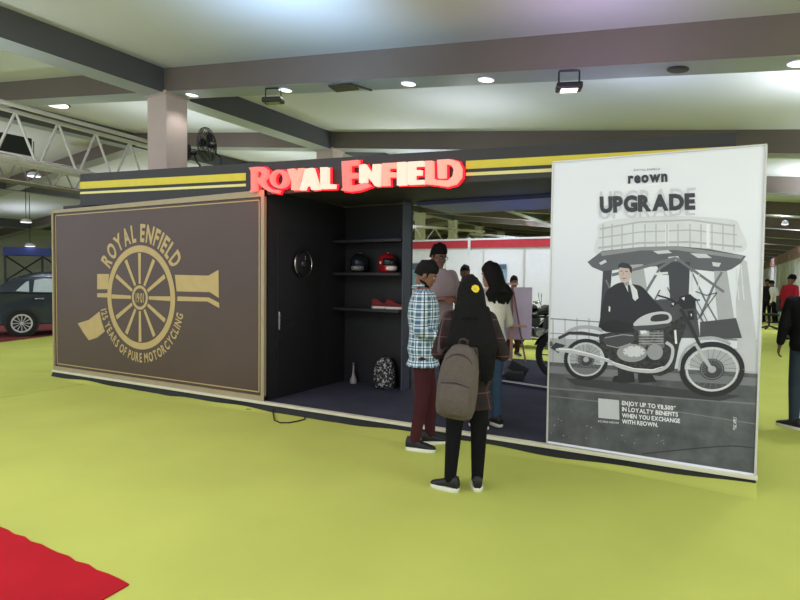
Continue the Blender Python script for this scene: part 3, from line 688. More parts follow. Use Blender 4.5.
ink('printed_headlamp', [bp_((500, 25), (540, 15), (562, 35), (555, 68), (515, 72), (495, 50)), stroke(bp_((420, 20), (455, 30), (500, 50)), 1.6), stroke(bp_((470, 60), (505, 40)), 2), bp_((530, 78), (552, 75), (555, 110), (535, 112))], pm(32))
ink('printed_handlebar', [stroke(bp_((455, -10), (470, 20), (490, 45)), 1), stroke(bp_((560, 5), (600, 20), (640, 10)), 1), stroke(bp_((560, 30), (590, 90), (610, 130)), .8), stroke(bp_((640, 10), (560, 120)), .9)], pm(70))
ink('printed_chrome_glint', [bp_((508, 30), (520, 26), (518, 40)), bp_((470, 50), (480, 48), (478, 58)), bp_((540, 90), (546, 88), (546, 100)), bp_((355, 152), (375, 150), (380, 160), (358, 163)), bp_((480, 150), (488, 148), (492, 200), (484, 200))], pm(225))
# writing
def ptext(s, tl, tr, br, bl, m, off=.012, gap=.09, name='lettering', fixed=None):
    _k[0] += 1; y = YP-.0006-.0001*_k[0]
    return obj(name, text_bm(B(), s, quad_fn(tl, tr, br, bl, y), off, gap), m, poster, world=True)
def outline_text(s, tl, tr, br, bl, m):
    ptext(s, tl, tr, br, bl, m, .004, .12)
outline_text('UPGRADE', (600, 190.5), (696, 186.5), (696, 204), (600, 208), pm(208))
outline_text('UPGRADE', (599, 201.5), (695, 198), (695, 215), (599, 219), pm(204))
ptext('UPGRADE', (599.5, 196.8), (695, 193.2), (695.3, 208.4), (600, 212), pm(54), .06, .03)
ptext('reown', (628, 172.5), (667.5, 170), (667.5, 181), (628, 183), pm(48), .05, .04)
ptext('ROYAL ENFIELD', (634, 169.2), (660, 167.9), (660, 169.8), (634, 171.1), pm(90), .0, .15)
pw = pm(236)
for i, s in enumerate(('ENJOY UP TO ₹8,500*', 'IN LOYALTY BENEFITS', 'WHEN YOU EXCHANGE', 'WITH REOWN.')):
    w = (54, 56, 58, 36)[i]; y0 = 400.6+i*6.15; k = .1
    ptext(s, (622, y0), (622+w, y0+w*k), (622+w, y0+w*k+4.3), (622, y0+4.3), pw, .03, .05)
ink('blank_code_square', [[(598.2, 398.3), (619, 400.2), (619.4, 419.8), (598.4, 417.8)]], pm(196))
ptext('SCAN NOW', (598, 420), (619, 422), (619, 424), (598, 422), pw, .01)
bm = B(); _k[0] += 1; fnq = quad_fn((733, 430), (733, 417), (736.5, 417), (736.5, 430), YP-.0006-.0001*_k[0]); text_bm(bm, '*T&C APPLY', fnq, .01); obj('lettering', bm, pw, poster, world=True)

# ------------------------------------------------------------------ far stall row behind the booth
def DP(px, d, py=273):
    p = EYEP+ray(px, py)*d; return p.x, p.y
YW = 10.0
stall = thing('stall_wall', 'long white stall wall with red fascia behind the black booth', 'stall wall', (-5, YW, 0))
obj('panel', BX((-9.6, YW, .02), (-.2, YW+.04, 2.43)), m_white, stall, world=True)
obj('red_fascia', BX((-9.6, YW-.05, 2.43), (-.2, YW+.04, 2.64), bev=.006), m_redf, stall, world=True)
obj('top_rail', BX((-9.6, YW-.06, 2.64), (-.2, YW+.05, 2.69)), m_white, stall, world=True)
for k in range(9):
    x = -9.3+k*1.16
    obj('post', lathe(B(), [(.022, .02), (.022, 2.43)], (x, YW-.02, 0), seg=8), m_alu, stall, world=True)
obj('fascia_joint', BX((V(470, 245, YW).x-.035, YW-.075, 2.3), (V(470, 245, YW).x+.035, YW-.05, 2.72)), m_white, stall, world=True)
def wall_poster(px0, px1, py0, py1, rgb, label, y=YW-.05):
    a = V(px0, py0, y); b = V(px1, py1, y); t = thing('wall_poster', label, 'poster', ((a.x+b.x)/2, y, min(a.z, b.z)))
    w = abs(b.x-a.x)/2; h = abs(a.z-b.z)
    obj('sheet', BX((-w, 0, 0), (w, .012, h)), mat('poster_%d_%d_%d' % rgb, rgb, .5, var=.2, scale=4), t)
    obj('top_band', BX((-w, -.004, h*.75), (w, 0, h*.97)), mat('band_%d_%d_%d' % rgb, tuple(int(v*.6) for v in rgb), .5), t)
wall_poster(406, 419, 263, 290, (110, 142, 166), 'blue grey poster on the white stall wall beside the booth partition')
wall_poster(489, 496, 262, 284, (178, 176, 190), 'pale grey poster on the white stall wall left of the blue one')
wall_poster(497.5, 506, 264, 285, (128, 158, 192), 'pale blue poster on the white stall wall above the easel')

# right-hand aisle stalls
p = EYEP+ray(800, 246)*(1.25/ray(800, 246).z)
XS = p.x
aw = thing('stall_wall', 'white stall wall with dark patterned fascia running down the right aisle', 'stall wall', (XS, 20, 0))
obj('panel', BX((XS, 13, .02), (XS+.06, 50, 2.4)), m_white, aw, world=True)
obj('fascia', BX((XS-.05, 13, 2.4), (XS+.06, 50, 2.8)), mat('patterned_fascia', (150, 118, 118), .6, var=.6, scale=2.5), aw, world=True)
for k in range(12): obj('post', lathe(B(), [(.025, .02), (.025, 2.4)], (XS-.02, 13.5+k*2, 0), seg=8), m_alu, aw, world=True)
bw = thing('stall_wall', 'white stall wall closing the far end of the right aisle', 'stall wall', (.5, 42, 0))
obj('panel', BX((-1.2, 42, .02), (XS-.1, 42.06, 2.3)), m_white, bw, world=True)
obj('fascia', BX((-1.2, 41.95, 2.3), (XS-.1, 42.06, 2.6)), m_redf, bw, world=True)

# ------------------------------------------------------------------ motorcycles
def motorcycle(label, loc, rz, paint, group=None, fine=True):
    """pointing +X, side view from -Y"""
    t = thing('motorcycle', label, 'motorcycle', loc, rz, group)
    for nm, x, r in (('front_wheel', .72, .33), ('rear_wheel', -.72, .32)):
        n = 40
        w = obj(nm, TB([(x+r*.88*math.cos(2*PI*k/n), 0, r+r*.88*math.sin(2*PI*k/n)) for k in range(n)], r*.13, 12, closed=True), m_rubber, t, smooth=True)
        obj('rim', TB([(x+r*.74*math.cos(2*PI*k/n), 0, r+r*.74*math.sin(2*PI*k/n)) for k in range(n)], .014, 8, closed=True), m_chrome if r == .32 else m_steel, w, smooth=True)
        bm = B()
        for k in range(10):
            a = 2*PI*k/10; tube(bm, [(x+.04*math.cos(a), 0, r+.04*math.sin(a)), (x+r*.73*math.cos(a), 0, r+r*.73*math.sin(a))], [.012, .007], 6)
        obj('spokes', bm, m_steel, w)
        obj('brake_disc', lathe(B(), [(.05, -.045), (.13, -.045), (.13, -.04), (.05, -.04)], (x, 0, r), 'Y', 28), m_chrome, w)
        obj('hub', lathe(B(), [(.008, -.06), (.045, -.06), (.045, .06), (.008, .06)], (x, 0, r), 'Y', 16), m_steel, w, smooth='auto')
    for sy in (-1, 1):
        obj('fork_leg', TB([(.72, sy*.085, .33), (.62, sy*.085, .6), (.47, sy*.085, .95)], [.026, .024, .018], 10), m_steel, t, smooth=True)
        obj('shock_absorber', TB([(-.68, sy*.12, .36), (-.5, sy*.12, .72)], .025, 10), m_chrome, t)
        obj('exhaust_pipe', TB([(.2, sy*.13, .5), (.3, sy*.14, .34), (.18, sy*.15, .24), (-.2, sy*.16, .24), (-.42, sy*.17, .27), (-.98, sy*.18, .33)], [.02, .022, .022, .024, .042, .036], 10), m_chrome, t, smooth=True)
        obj('mirror', lathe(B(), [(.005, 0), (.05, 0), (.045, .012), (.005, .015)], (.42, sy*.42, 1.2), 'X', 18), m_plastic, t)
        obj('mirror_stem', TB([(.44, sy*.3, 1.04), (.43, sy*.4, 1.17)], .006, 6), m_steel, t)
        obj('handle_grip', TB([(.36, sy*.3, 1.03), (.31, sy*.4, 1.02)], .018, 8), m_rubber, t)
    def fender(x, z, r, a0, a1, w, m):
        bm = B(); rg = []
        for i in range(15):
            a = R_(a0+(a1-a0)*i/14); c = Vector((x+r*math.cos(a), 0, z+r*math.sin(a))); d = Vector((math.cos(a), 0, math.sin(a)))
            rg.append([c+Vector((0, w*s, 0))+d*(-.02*abs(s)) for s in (-1, -.5, 0, .5, 1)])
        vv = [[bm.verts.new(q) for q in r_] for r_ in rg]
        for i in range(14):
            for j in range(4): bm.faces.new((vv[i][j], vv[i][j+1], vv[i+1][j+1], vv[i+1][j]))
        bmesh.ops.solidify(bm, geom=bm.faces[:], thickness=.006); return obj('mudguard', bm, m, t, smooth=True)
    fender(.72, .33, .37, 20, 150, .07, paint); fender(-.72, .32, .38, 15, 165, .08, paint)
    bm = B(); loft(bm, [[Vector((x, wy*math.cos(2*PI*k/16), z+hz*math.sin(2*PI*k/16))) for k in range(16)] for x, z, wy, hz in ((-.16, .8, .07, .05), (-.08, .83, .12, .09), (.1, .87, .15, .12), (.26, .88, .14, .12), (.36, .88, .08, .07), (.38, .88, .03, .03))])
    tk = obj('fuel_tank', bm, paint, t, smooth=True); obj('tank_cap', lathe(B(), [(.004, .985), (.035, .985), (.035, 1.0), (.004, 1.002)], (.14, 0, 0), seg=16), m_chrome, tk)
    bm = B(); loft(bm, [[Vector((x, wy*math.copysign(abs(math.cos(2*PI*k/16))**.7, math.cos(2*PI*k/16)), z+hz*math.sin(2*PI*k/16))) for k in range(16)] for x, z, wy, hz in ((-.86, .79, .06, .03), (-.8, .79, .12, .045), (-.45, .77, .14, .05), (-.2, .76, .11, .045), (-.13, .79, .06, .04))]); obj('seat', bm, m_plastic, t, smooth=True)
    bm = B()
    for pts, r in (([(.44, 0, .9), (.2, 0, .72), (-.3, 0, .7), (-.8, 0, .74)], .025), ([(.44, 0, .88), (.32, 0, .4), (.1, 0, .2), (-.25, 0, .2), (-.35, 0, .5)], .022), ([(-.3, .08, .32), (-.72, .08, .32)], .02), ([(-.3, -.08, .32), (-.72, -.08, .32)], .02), ([(-.3, 0, .7), (-.3, 0, .25)], .025)): tube(bm, pts, r, 8)
    obj('frame', bm, m_steel, t)
    bm = B(); box(bm, (-.25, -.12, .25), (.22, .12, .45), bev=.04); lathe(bm, [(.01, -.17), (.1, -.17), (.12, -.14), (.12, .14), (.1, .17), (.01, .17)], (.08, 0, .34), 'Y', 24); lathe(bm, [(.01, -.16), (.08, -.16), (.095, -.13), (.095, .13), (.08, .16), (.01, .16)], (-.14, 0, .35), 'Y', 24)
    obj('crankcase', bm, mat('engine_alloy', (130, 130, 134), .35, .8), t, smooth='auto')
    bm = B()
    for k in range(8): box(bm, (.0, -.13, .45+k*.032), (.22, .13, .465+k*.032))
    box(bm, (.03, -.1, .44), (.19, .1, .73)); obj('cylinder_fins', bm, m_steel, t)
    bm = B(); prism(bm, [(-.5, .5), (-.14, .48), (-.1, .68), (-.46, .7)], (0, -.13, 0), (1, 0, 0), (0, 0, 1), (0, 1, 0), .26); obj('side_cover', bm, paint, t)
    obj('handlebar', TB([(.34, -.32, 1.03), (.42, -.18, 1.06), (.45, -.08, .98), (.45, .08, .98), (.42, .18, 1.06), (.34, .32, 1.03)], .013, 8), m_chrome, t, smooth=True)
    hl = obj('headlight', lathe(B(), [(.01, .44), (.07, .46), (.095, .52), (.1, .58), (.09, .6), (.01, .605)], (0, 0, .88), 'X', 24), m_plastic, t, smooth='auto')
    obj('lens', lathe(B(), [(.005, .605), (.08, .602), (.06, .615), (.005, .622)], (0, 0, .88), 'X', 20), m_chrome, hl)
    obj('tail_lamp', BX((-1.04, -.04, .64), (-1.0, .04, .7), bev=.008), m_redf, t)
    obj('side_stand', TB([(-.05, -.1, .22), (-.02, -.28, .012), (.02, -.31, .006)], .012, 8), m_steel, t)
    return t
m_bk = mat('bike_black', (24, 25, 28), .2, .1)
moto = motorcycle('black motorcycle on the low plinth, mostly hidden behind the UPGRADE poster', (0, 0, 0), 0, m_bk)
pl = G(498, 379, .16); prr = G(546, 386, .16)
w0 = G(551.5, 380, .16)
ua = math.atan2((prr-pl).y, (prr-pl).x)
# display plinth
t = thing('display_plinth', 'low charcoal plinth with pale edge strips on the stage carrying the motorcycle', 'plinth', (pl.x, pl.y, .102), ua)
obj('top', BX((0, 0, 0), (2.1, 1.25, .05)), m_plat, t)
obj('front_edge', BX((-.01, -.015, .035), (2.11, .0, .055)), m_alu, t)
obj('rear_edge', BX((0, 1.25, .04), (2.1, 1.262, .055)), m_alu, t)
u_ = Vector((math.cos(ua), math.sin(ua), 0)); v_ = Vector((-u_.y, u_.x, 0))
wp = w0+v_*.15
moto.rotation_euler = (0, 0, ua+PI); c_ = wp+u_*.72; moto.location = (c_.x, c_.y, .153)
# black bag at the plinth corner
bgp = pl+u_*.18+v_*.14
t = thing('camera_bag', 'small black bag lying open on the front corner of the plinth', 'bag', (bgp.x, bgp.y, .153), ua+.5)
obj('body', BX((-.13, -.09, 0), (.13, .09, .12), bev=.03), m_strap, t, smooth='auto')
bm = BX((-.12, .06, .1), (.15, .1, .24), bev=.015); bmesh.ops.rotate(bm, cent=(0, .08, .1), matrix=Matrix.Rotation(.5, 3, 'Y'), verts=bm.verts); obj('flap', bm, m_plastic, t)
obj('strap', TB([(-.12, 0, .06), (-.2, -.04, .02), (-.26, -.02, .012), (-.24, .06, .012), (-.14, .05, .05)], .012, 6), m_strap, t, smooth=True)
# far motorcycles in front of the stall wall
for i, (px, dd, lb) in enumerate(((523, 13.6, 'black motorcycle parked by the white stall wall, seen beside the easel'), (546, 13.2, 'black motorcycle parked by the white stall wall, partly behind the poster edge'))):
    c = copy_tree(moto); x, y = DP(px, dd); c.location = (x, y-.1, .0); c.rotation_euler = (0, 0, R_(20+10*i)); c['label'] = lb; c['group'] = 'motorcycles by the white stall wall'

# easel
ep = G(511, 362, .1)
t = thing('easel', 'wooden tripod display easel on the rear of the stage', 'easel', (ep.x, ep.y, .102), R_(20))
m_wood = mat('easel_wood', (134, 92, 84), .5, var=.15, scale=12)
m_wood2 = mat('easel_wood_light', (186, 140, 116), .5, var=.15, scale=12)
obj('mast', BX((-.022, -.02, .02), (.022, .01, 1.36), bev=.004), m_wood, t)
obj('leg', TB([(.02, .0, 1.25), (.25, -.02, .012)], .016, 8), m_wood, t); obj('leg', TB([(-.02, .0, 1.25), (-.27, -.02, .012)], .016, 8), m_wood, t); obj('leg', TB([(0, .03, 1.25), (0, .62, .012)], .014, 8), m_wood, t)
obj('tray', BX((-.26, -.08, .62), (.26, -.02, .66), bev=.004), m_wood2, t); obj('top_clamp', BX((-.14, -.05, 1.36), (.1, .0, 1.395), bev=.004), m_wood2, t); obj('lower_mast', BX((-.026, -.035, .02), (.026, -.0205, .6)), m_wood2, t)
t2 = thing('canvas_board', 'pale pink blank board held on the easel', 'board', (ep.x+.06, ep.y+.09, .5), R_(20))
obj('sheet', BX((-.24, .0, 0), (.26, .02, .92), bev=.003), mat('canvas_pink', (196, 180, 196), .7), t2)
obj('border', BX((-.25, -.0, -.01), (.27, .018, .0)), m_wood2, t2)

# ------------------------------------------------------------------ people
def mskin(n, rgb): return mat('skin_'+n, rgb, .55, var=.04, scale=10)
m_hair = mat('black_hair', (11, 9, 10), .7, spec=.2, var=.3, scale=40, bump=.6, bscale=90)
m_eyew = mat('eye_white', (210, 205, 200), .3); m_iris = mat('iris_dark', (30, 20, 16), .3)
def person(label, loc, rz, h, skin, top, bottom, shoe_m, arms, legs, hem=.86, sleeve=1.0, head=(0, 0), hair='short', woman=False, voxel=.010, lean=0.0, sole=None, glasses=False, beard=False, group=None, bulk=1.0, det=True, collar=None, cap=False):
    k = h/1.75
    t = thing('person', label, 'person', loc, rz, group)
    S = lambda x, y, z: Vector((x*k, y*k, z*k))
    sw = .165 if woman else .19
    fwd = lambda z: lean*max(0, z-.95)/.55      # forward offset of the upper body
    hipx = .085
    tors = [(.86, .135, .095), (.94, .165 if woman else .155, .115), (1.04, .135 if woman else .145, .10), (1.12, .125 if woman else .145, .098), (1.25, .145 if woman else .165, .115), (1.36, .155 if woman else .18, .105), (1.43, .14 if woman else .165, .085), (1.475, .08, .06), (1.5, .05, .05)]
    def torso(bm, grow, z0, z1=1.5):
        rg = []
        zs = [q for q in tors if z0 < q[0] <= z1]
        def at(z):
            for a, b in zip(tors, tors[1:]):
                if a[0] <= z <= b[0]:
                    u = (z-a[0])/(b[0]-a[0]); return a[1]+(b[1]-a[1])*u, a[2]+(b[2]-a[2])*u
            return (tors[0][1], tors[0][2]) if z < tors[0][0] else tors[-1][1:]
        fl = .030 if (z0 < .84 and grow > .02) else 0
        a0 = at(z0)
        for z, rx, ry in [(z0, a0[0]+fl, a0[1]+fl)]+zs:
            rg.append(ell(S(0, fwd(z), z), (rx*bulk+grow)*k, (ry*bulk+grow)*k, 24, .85))
        return loft(bm, rg)
    hc = Vector((0, fwd(1.63)+.015, 1.625)); yaw, pit = R_(head[0]), R_(head[1])
    hm = Matrix.Translation(hc*k) @ Matrix.Rotation(yaw, 4, 'Z') @ Matrix.Rotation(pit, 4, 'X') @ Matrix.Scale(k, 4)
    def hb(fn):
        b = B(); fn(b); b.transform(hm); return b
    def add(dst, src):
        me = bpy.data.meshes.new('x'); src.to_mesh(me); dst.from_mesh(me); bpy.data.meshes.remove(me); src.free()
    body = B(); torso(body, 0, .86)
    caps(body, S(0, fwd(1.45)-.005, 1.44), hm @ Vector((0, -.02, -.06)), .052*k, .05*k)
    def headshape(b):
        loft(b, [ell((0, y, z), rx, ry, 24) for z, rx, ry, y in ((-.118, .022, .02, .055), (-.105, .04, .04, .045), (-.075, .056, .066, .02), (-.035, .068, .083, .004), (.01, .075, .093, -.004), (.05, .075, .095, -.006), (.085, .064, .082, -.008), (.112, .04, .055, -.01), (.124, .012, .018, -.01))])
        ball(b, (0, .095, -.018), (.013, .017, .013), 10); caps(b, (0, .086, .022), (0, .098, -.014), .008, .011, 8)
        for s in (-1, 1):
            ball(b, (s*.077, -.008, -.008), (.009, .017, .03), 10); caps(b, (s*.012, .086, .034), (s*.045, .076, .034), .009, .007, 8); ball(b, (s*.036, .06, -.03), (.022, .022, .022), 10)
        ball(b, (0, .088, -.058), (.024, .01, .008), 10); ball(b, (0, .076, -.09), (.022, .02, .02), 10)
    add(body, hb(headshape))
    sh = {}
    for s, nm in ((-1, 'L'), (1, 'R')):
        p0 = S(s*sw*.92, fwd(1.42), 1.42); el, wr = [Vector(q)*k for q in arms[nm][:2]]
        sh[nm] = (p0, el, wr)
        caps(body, S(s*.1, fwd(1.41), 1.41), p0, .06*k, .052*k); caps(body, p0, el, .048*k*bulk, .037*k*bulk); caps(body, el, wr, .037*k, .024*k)
        # hand
        d = (wr-el).normalized(); hd = Vector(arms[nm][2]).normalized() if len(arms[nm]) > 2 else d
        n = Vector((-s, .2, -.2)) if abs(hd.z) > .7 else Vector((-s*.6, .0, -.6))
        n = (n-hd*n.dot(hd)).normalized(); sd = hd.cross(n).normalized()
        if sd.y < 0: sd = -sd
        pc = wr+hd*.05*k
        for q in (-.024, -.008, .008, .024): caps(body, wr+sd*q*.6*k, wr+hd*.085*k+sd*q*k, .014*k, .0115*k, 8)
        for j, (q, L) in enumerate(((.028, .07), (.0095, .078), (-.0095, .073), (-.028, .058))):
            a = wr+hd*.085*k+sd*q*k; b1 = a+(hd*.8+n*.35).normalized()*L*.5*k; c1 = b1+(hd*.4+n*.75).normalized()*L*.5*k
            caps(body, a, b1, .0095*k, .0085*k, 8); caps(body, b1, c1, .0085*k, .007*k, 8)
        a = wr+hd*.02*k+sd*.026*k; b1 = a+(hd*.6+sd*.7+n*.3).normalized()*.04*k; c1 = b1+(hd*.9+n*.4+sd*.1).normalized()*.032*k
        caps(body, a, b1, .013*k, .011*k, 8); caps(body, b1, c1, .0105*k, .008*k, 8)
    lg = {}
    for s, nm in ((-1, 'L'), (1, 'R')):
        kn, an = [Vector(q)*k for q in legs[nm][:2]]; toe = R_(legs[nm][2])
        hp = S(s*hipx, 0, .92); lg[nm] = (hp, kn, an, toe)
        caps(body, hp, kn, .078*k, .052*k); caps(body, kn, an, .05*k, .035*k)
        fd = Vector((-math.sin(toe), math.cos(toe), 0)); caps(body, an+Vector((0, 0, -.035*k))-fd*.02*k, an+fd*.13*k+Vector((0, 0, -.055*k)), .034*k, .024*k)
    obj('body', remesh(body, voxel*.8, 2), skin, t, smooth=True)
    # trousers
    b = B(); torso(b, .014, .84, 1.04)
    tw = .014
    for nm in 'LR':
        hp, kn, an, toe = lg[nm]; caps(b, hp, kn, (.082+tw)*k, (.056+tw)*k); caps(b, kn, an+Vector((0, 0, .01*k)), (.055+tw)*k, (.036+tw)*k)
    obj('trousers', remesh(b, voxel, 3), bottom, t, smooth=True)
    # top
    b = B(); torso(b, .026 if not woman else .022, hem, 1.5); ww = .016
    for s, nm in ((-1, 'L'), (1, 'R')):
        p0, el, wr = sh[nm]
        caps(b, S(s*.09, fwd(1.41), 1.405), p0, (.064+ww)*k, (.054+ww)*k); 
        if sleeve <= .5: caps(b, p0, p0.lerp(el, sleeve*2), (.052+ww)*k*bulk, (.044+ww)*k*bulk)
        else:
            caps(b, p0, el, (.05+ww)*k*bulk, (.04+ww)*k*bulk); caps(b, el, el.lerp(wr, (sleeve-.5)*2), (.04+ww)*k, (.027+ww)*k)
    shirt = obj('shirt' if not woman else 'top', remesh(b, voxel, 4), top, t, smooth=True)
    if collar: obj('collar', TB([(hm @ Vector((0, -.02, -.1)))+Vector((.062*math.cos(a), .06*math.sin(a), -.01+.012*math.sin(a)))*k for a in [2*PI*i/16 for i in range(16)]], .014*k, 8, closed=True), collar, shirt, smooth=True)
    # shoes
    for nm in 'LR':
        hp, kn, an, toe = lg[nm]
        u, so = shoe_bms(.285*k if not woman else .26*k, .049*k, .11*k)
        m_ = Matrix.Translation((an.x, an.y, max(0, an.z-.09*k)-.0)) @ Matrix.Rotation(toe, 4, 'Z')
        u.transform(m_); so.transform(m_)
        s_ = obj('shoe', u, shoe_m, t, smooth=True); obj('sole', so, sole or m_sole, s_, smooth='auto')
    # hair
    def shorthair(b):
        cap_ = [(-.02, .079, .06, -.052), (.0, .081, .075, -.04), (.03, .084, .09, -.024), (.06, .086, .106, -.01), (.095, .078, .1, -.006), (.125, .058, .078, -.006), (.145, .028, .04, -.008)]
        loft(b, [ell((0, y, z), rx, ry, 22) for z, rx, ry, y in cap_])
        random.seed(11)
        for i in range(46):
            a = random.uniform(0, 2*PI); e_ = random.uniform(.3, 1.4); ball(b, (.07*math.cos(a)*math.cos(e_), -.008+.088*math.sin(a)*math.cos(e_), .05+.09*math.sin(e_)), random.uniform(.014, .03), 8)
        for s in (-1, 1): caps(b, (s*.078, .018, .02), (s*.077, .022, -.02), .008, .005, 8)
    def longhair(b):
        shorthair(b)
        loft(b, [ell((0, y, z), rx, ry, 22) for z, rx, ry, y in ((.115, .06, .08, -.02), (.09, .085, .095, -.025), (.03, .108, .1, -.035), (-.06, .118, .085, -.06), (-.13, .125, .075, -.08), (-.2, .135, .07, -.10))])
    if hair == 'short': obj('hair', remesh(hb(shorthair), voxel*.8, 2), m_hair, t, smooth=True)
    elif hair in ('long', 'mid'):
        b = hb(longhair); base = hm @ Vector((0, -.09, -.15)); L = .50 if hair == 'long' else .1; random.seed(4)
        for i in range(15):
            x = (i-7)*(.0195 if hair == 'long' else .017); 
            caps(b, base+Vector((x*.8, .0-abs(x)*.1, .02))*k, base+Vector((x*1.25+random.uniform(-.01, .01), (-.11 if hair == 'long' else -.03)+abs(x)*.12, -L*.5))*k, .034*k, .036*k, 8)
            caps(b, base+Vector((x*1.25, (-.11 if hair == 'long' else -.03)+abs(x)*.12, -L*.5))*k, base+Vector((x*1.15+random.uniform(-.02, .02), (-.105 if hair == 'long' else -.03), -L-random.uniform(0, .06)))*k, .034*k, .016*k, 8)
        obj('hair', remesh(b, voxel, 2), m_hair, t, smooth=True)
    if det:
        for s in (-1, 1):
            e = hb(lambda b: ball(b, (s*.031, .081, .012), (.012, .007, .006), 10)); eo = obj('eye', e, m_eyew, t, smooth=True)
            obj('iris', hb(lambda b: ball(b, (s*.031, .0865, .012), (.005, .003, .005), 8)), m_iris, eo)
            obj('eyebrow', hb(lambda b: caps(b, (s*.014, .094, .034), (s*.048, .083, .036), .004, .003, 6)), m_hair, t)
        obj('lips', hb(lambda b: ball(b, (0, .0925, -.058), (.022, .007, .006), 10)), mat('lips_brown', (112, 62, 56), .5), t, smooth=True)
    if beard:
        def bd(b):
            loft(b, [ell((0, y, z), rx, ry, 20) for z, rx, ry, y in ((-.122, .022, .02, .054), (-.105, .0415, .0405, .045), (-.075, .0572, .0668, .0195), (-.05, .0665, .07, .004))])
            caps(b, (-.022, .09, -.045), (.022, .09, -.045), .005, .005, 8)
        obj('beard', remesh(hb(bd), voxel*.6, 1), m_hair, t, smooth=True)
    if glasses:
        gl = B()
        for s in (-1, 1):
            tube(gl, [(s*.033+.024*math.cos(a), .098, .01+.018*math.sin(a)) for a in [2*PI*i/14 for i in range(14)]], .003, 6, closed=True); tube(gl, [(s*.057, .095, .015), (s*.078, .0, .01)], .003, 6)
        tube(gl, [(-.01, .1, .014), (.01, .1, .014)], .003, 6); gl.transform(hm); obj('glasses', gl, m_plastic, t)
    if cap:
        obj('cap', hb(lambda b: (loft(b, [ell((0, y, z), rx, ry, 22) for z, rx, ry, y in ((.045, .09, .11, -.006), (.09, .086, .104, -.008), (.13, .062, .08, -.01), (.15, .02, .03, -.01))]), box(b, (-.065, .08, .045), (.065, .17, .055), bev=.004))), m_hair, t, smooth='auto')
    t['_hm'] = 0; del t['_hm']
    return t, hm, k
ST = {'L': ((-.10, .02, .5), (-.105, -.01, .09), 8), 'R': ((.10, .02, .5), (.105, -.01, .09), -8)}
HANG = {'L': ((-.25, -.02, 1.14), (-.25, .06, .88)), 'R': ((.25, -.02, 1.14), (.25, .06, .88))}
sk1 = mskin('brown', (122, 82, 64)); sk2 = mskin('deep', (104, 70, 58)); sk3 = mskin('tan', (150, 108, 86))
m_check = plaid('blue_check', (214, 228, 238), (62, 96, 128), (26, 38, 54), .068, .17)
m_mplaid = plaid('maroon_plaid', (44, 14, 20), (14, 9, 12), (92, 74, 78), .13, .17, .045)
def cloth(n, rgb, **k): return mat(n, rgb, .9, var=.1, scale=5, bump=.5, bscale=9, spec=.15, **k)
m_mtrs = cloth('maroon_trousers', (66, 32, 36)); m_btrs = cloth('black_trousers', (18, 18, 20)); m_jean = cloth('blue_jeans', (58, 76, 100)); m_grey = cloth('grey_pink_shirt', (158, 142, 148)); m_wht = cloth('white_cotton', (214, 208, 202))
m_sh = mat('shoe_black', (20, 20, 22), .6); m_shg = mat('shoe_grey', (170, 168, 162), .7, var=.2, scale=20)
FOOT = G(422, 447, 0)
person('man in blue and white checked shirt and maroon trousers standing before the stage', (FOOT.x, FOOT.y, 0), R_(-66), 1.70, sk1, m_check, m_mtrs, m_sh,
       {'L': ((-.27, .02, 1.13), (-.16, .25, 1.12), (.5, .8, .1)), 'R': ((.27, -.02, 1.13), (.2, .24, 1.05), (-.4, .8, .1))},
       {'L': ((-.11, .06, .5), (-.12, .07, .09), 12), 'R': ((.10, .0, .5), (.11, -.06, .09), -12)}, hem=.78, sleeve=.8, head=(0, -24), beard=True, voxel=.009, collar=m_check, bulk=1.09)
SP = G(436, 404, .1)
person('tall man in grey pink shirt and glasses standing on the stage behind the group', (SP.x, SP.y, .102), R_(236), 1.83, sk2, m_grey, m_btrs, m_shg,
       {'L': ((-.27, .03, 1.14), (-.06, .27, 1.16), (.7, .6, .1)), 'R': ((.27, .03, 1.14), (.07, .27, 1.18), (-.7, .6, .1))}, ST, hem=.86, sleeve=.62, head=(4, -16), glasses=True, voxel=.009, bulk=1.08, collar=m_grey)
WP = G(489, 427, .1)
person('woman with dark hair in white top and blue jeans standing on the stage edge', (WP.x, WP.y, .102), R_(62), 1.60, sk3, m_wht, m_jean, m_sh,
       {'L': ((-.22, .08, 1.14), (-.06, .26, 1.16), (.7, .6, .1)), 'R': ((.25, -.01, 1.12), (.2, .2, 1.0), (-.3, .8, .1))}, ST, hem=.9, sleeve=.75, head=(12, -8), hair='mid', woman=True, voxel=.010)
GP = G(467, 491, 0)
g_, hmg, kg = person('woman with long black hair and yellow hair flower seen from behind', (GP.x, GP.y, 0), R_(24), 1.555, sk3, m_mplaid, m_btrs, m_sh,
       {'L': ((-.25, .02, 1.14), (-.12, .22, 1.2), (.5, .6, .3)), 'R': ((.27, -.02, 1.14), (.14, .2, 1.14), (-.5, .6, .2))},
       {'L': ((-.115, .02, .5), (-.14, .0, .09), 62), 'R': ((.09, .02, .5), (.085, .06, .09), 0)}, hem=.70, sleeve=.9, head=(8, -6), hair='long', woman=True, voxel=.009, bulk=1.1)
# flower in her hair
bm = B()
for i in range(8):
    a = 2*PI*i/8; ball(bm, (.018*math.cos(a), 0, .018*math.sin(a)), (.012, .006, .012), 8)
fc = g_.location+Matrix.Rotation(R_(24), 3, 'Z') @ (hmg @ Vector((.02, -.135, .03)))
fl = thing('hair_flower', 'small yellow flower clip in the long black hair', 'flower', fc, R_(24))
obj('petals', bm, mat('petal_yellow', (236, 206, 40), .6), fl, smooth=True); obj('centre', ball(B(), (0, -.006, 0), (.008, .005, .008), 8), mat('petal_centre', (200, 190, 120), .6), fl)
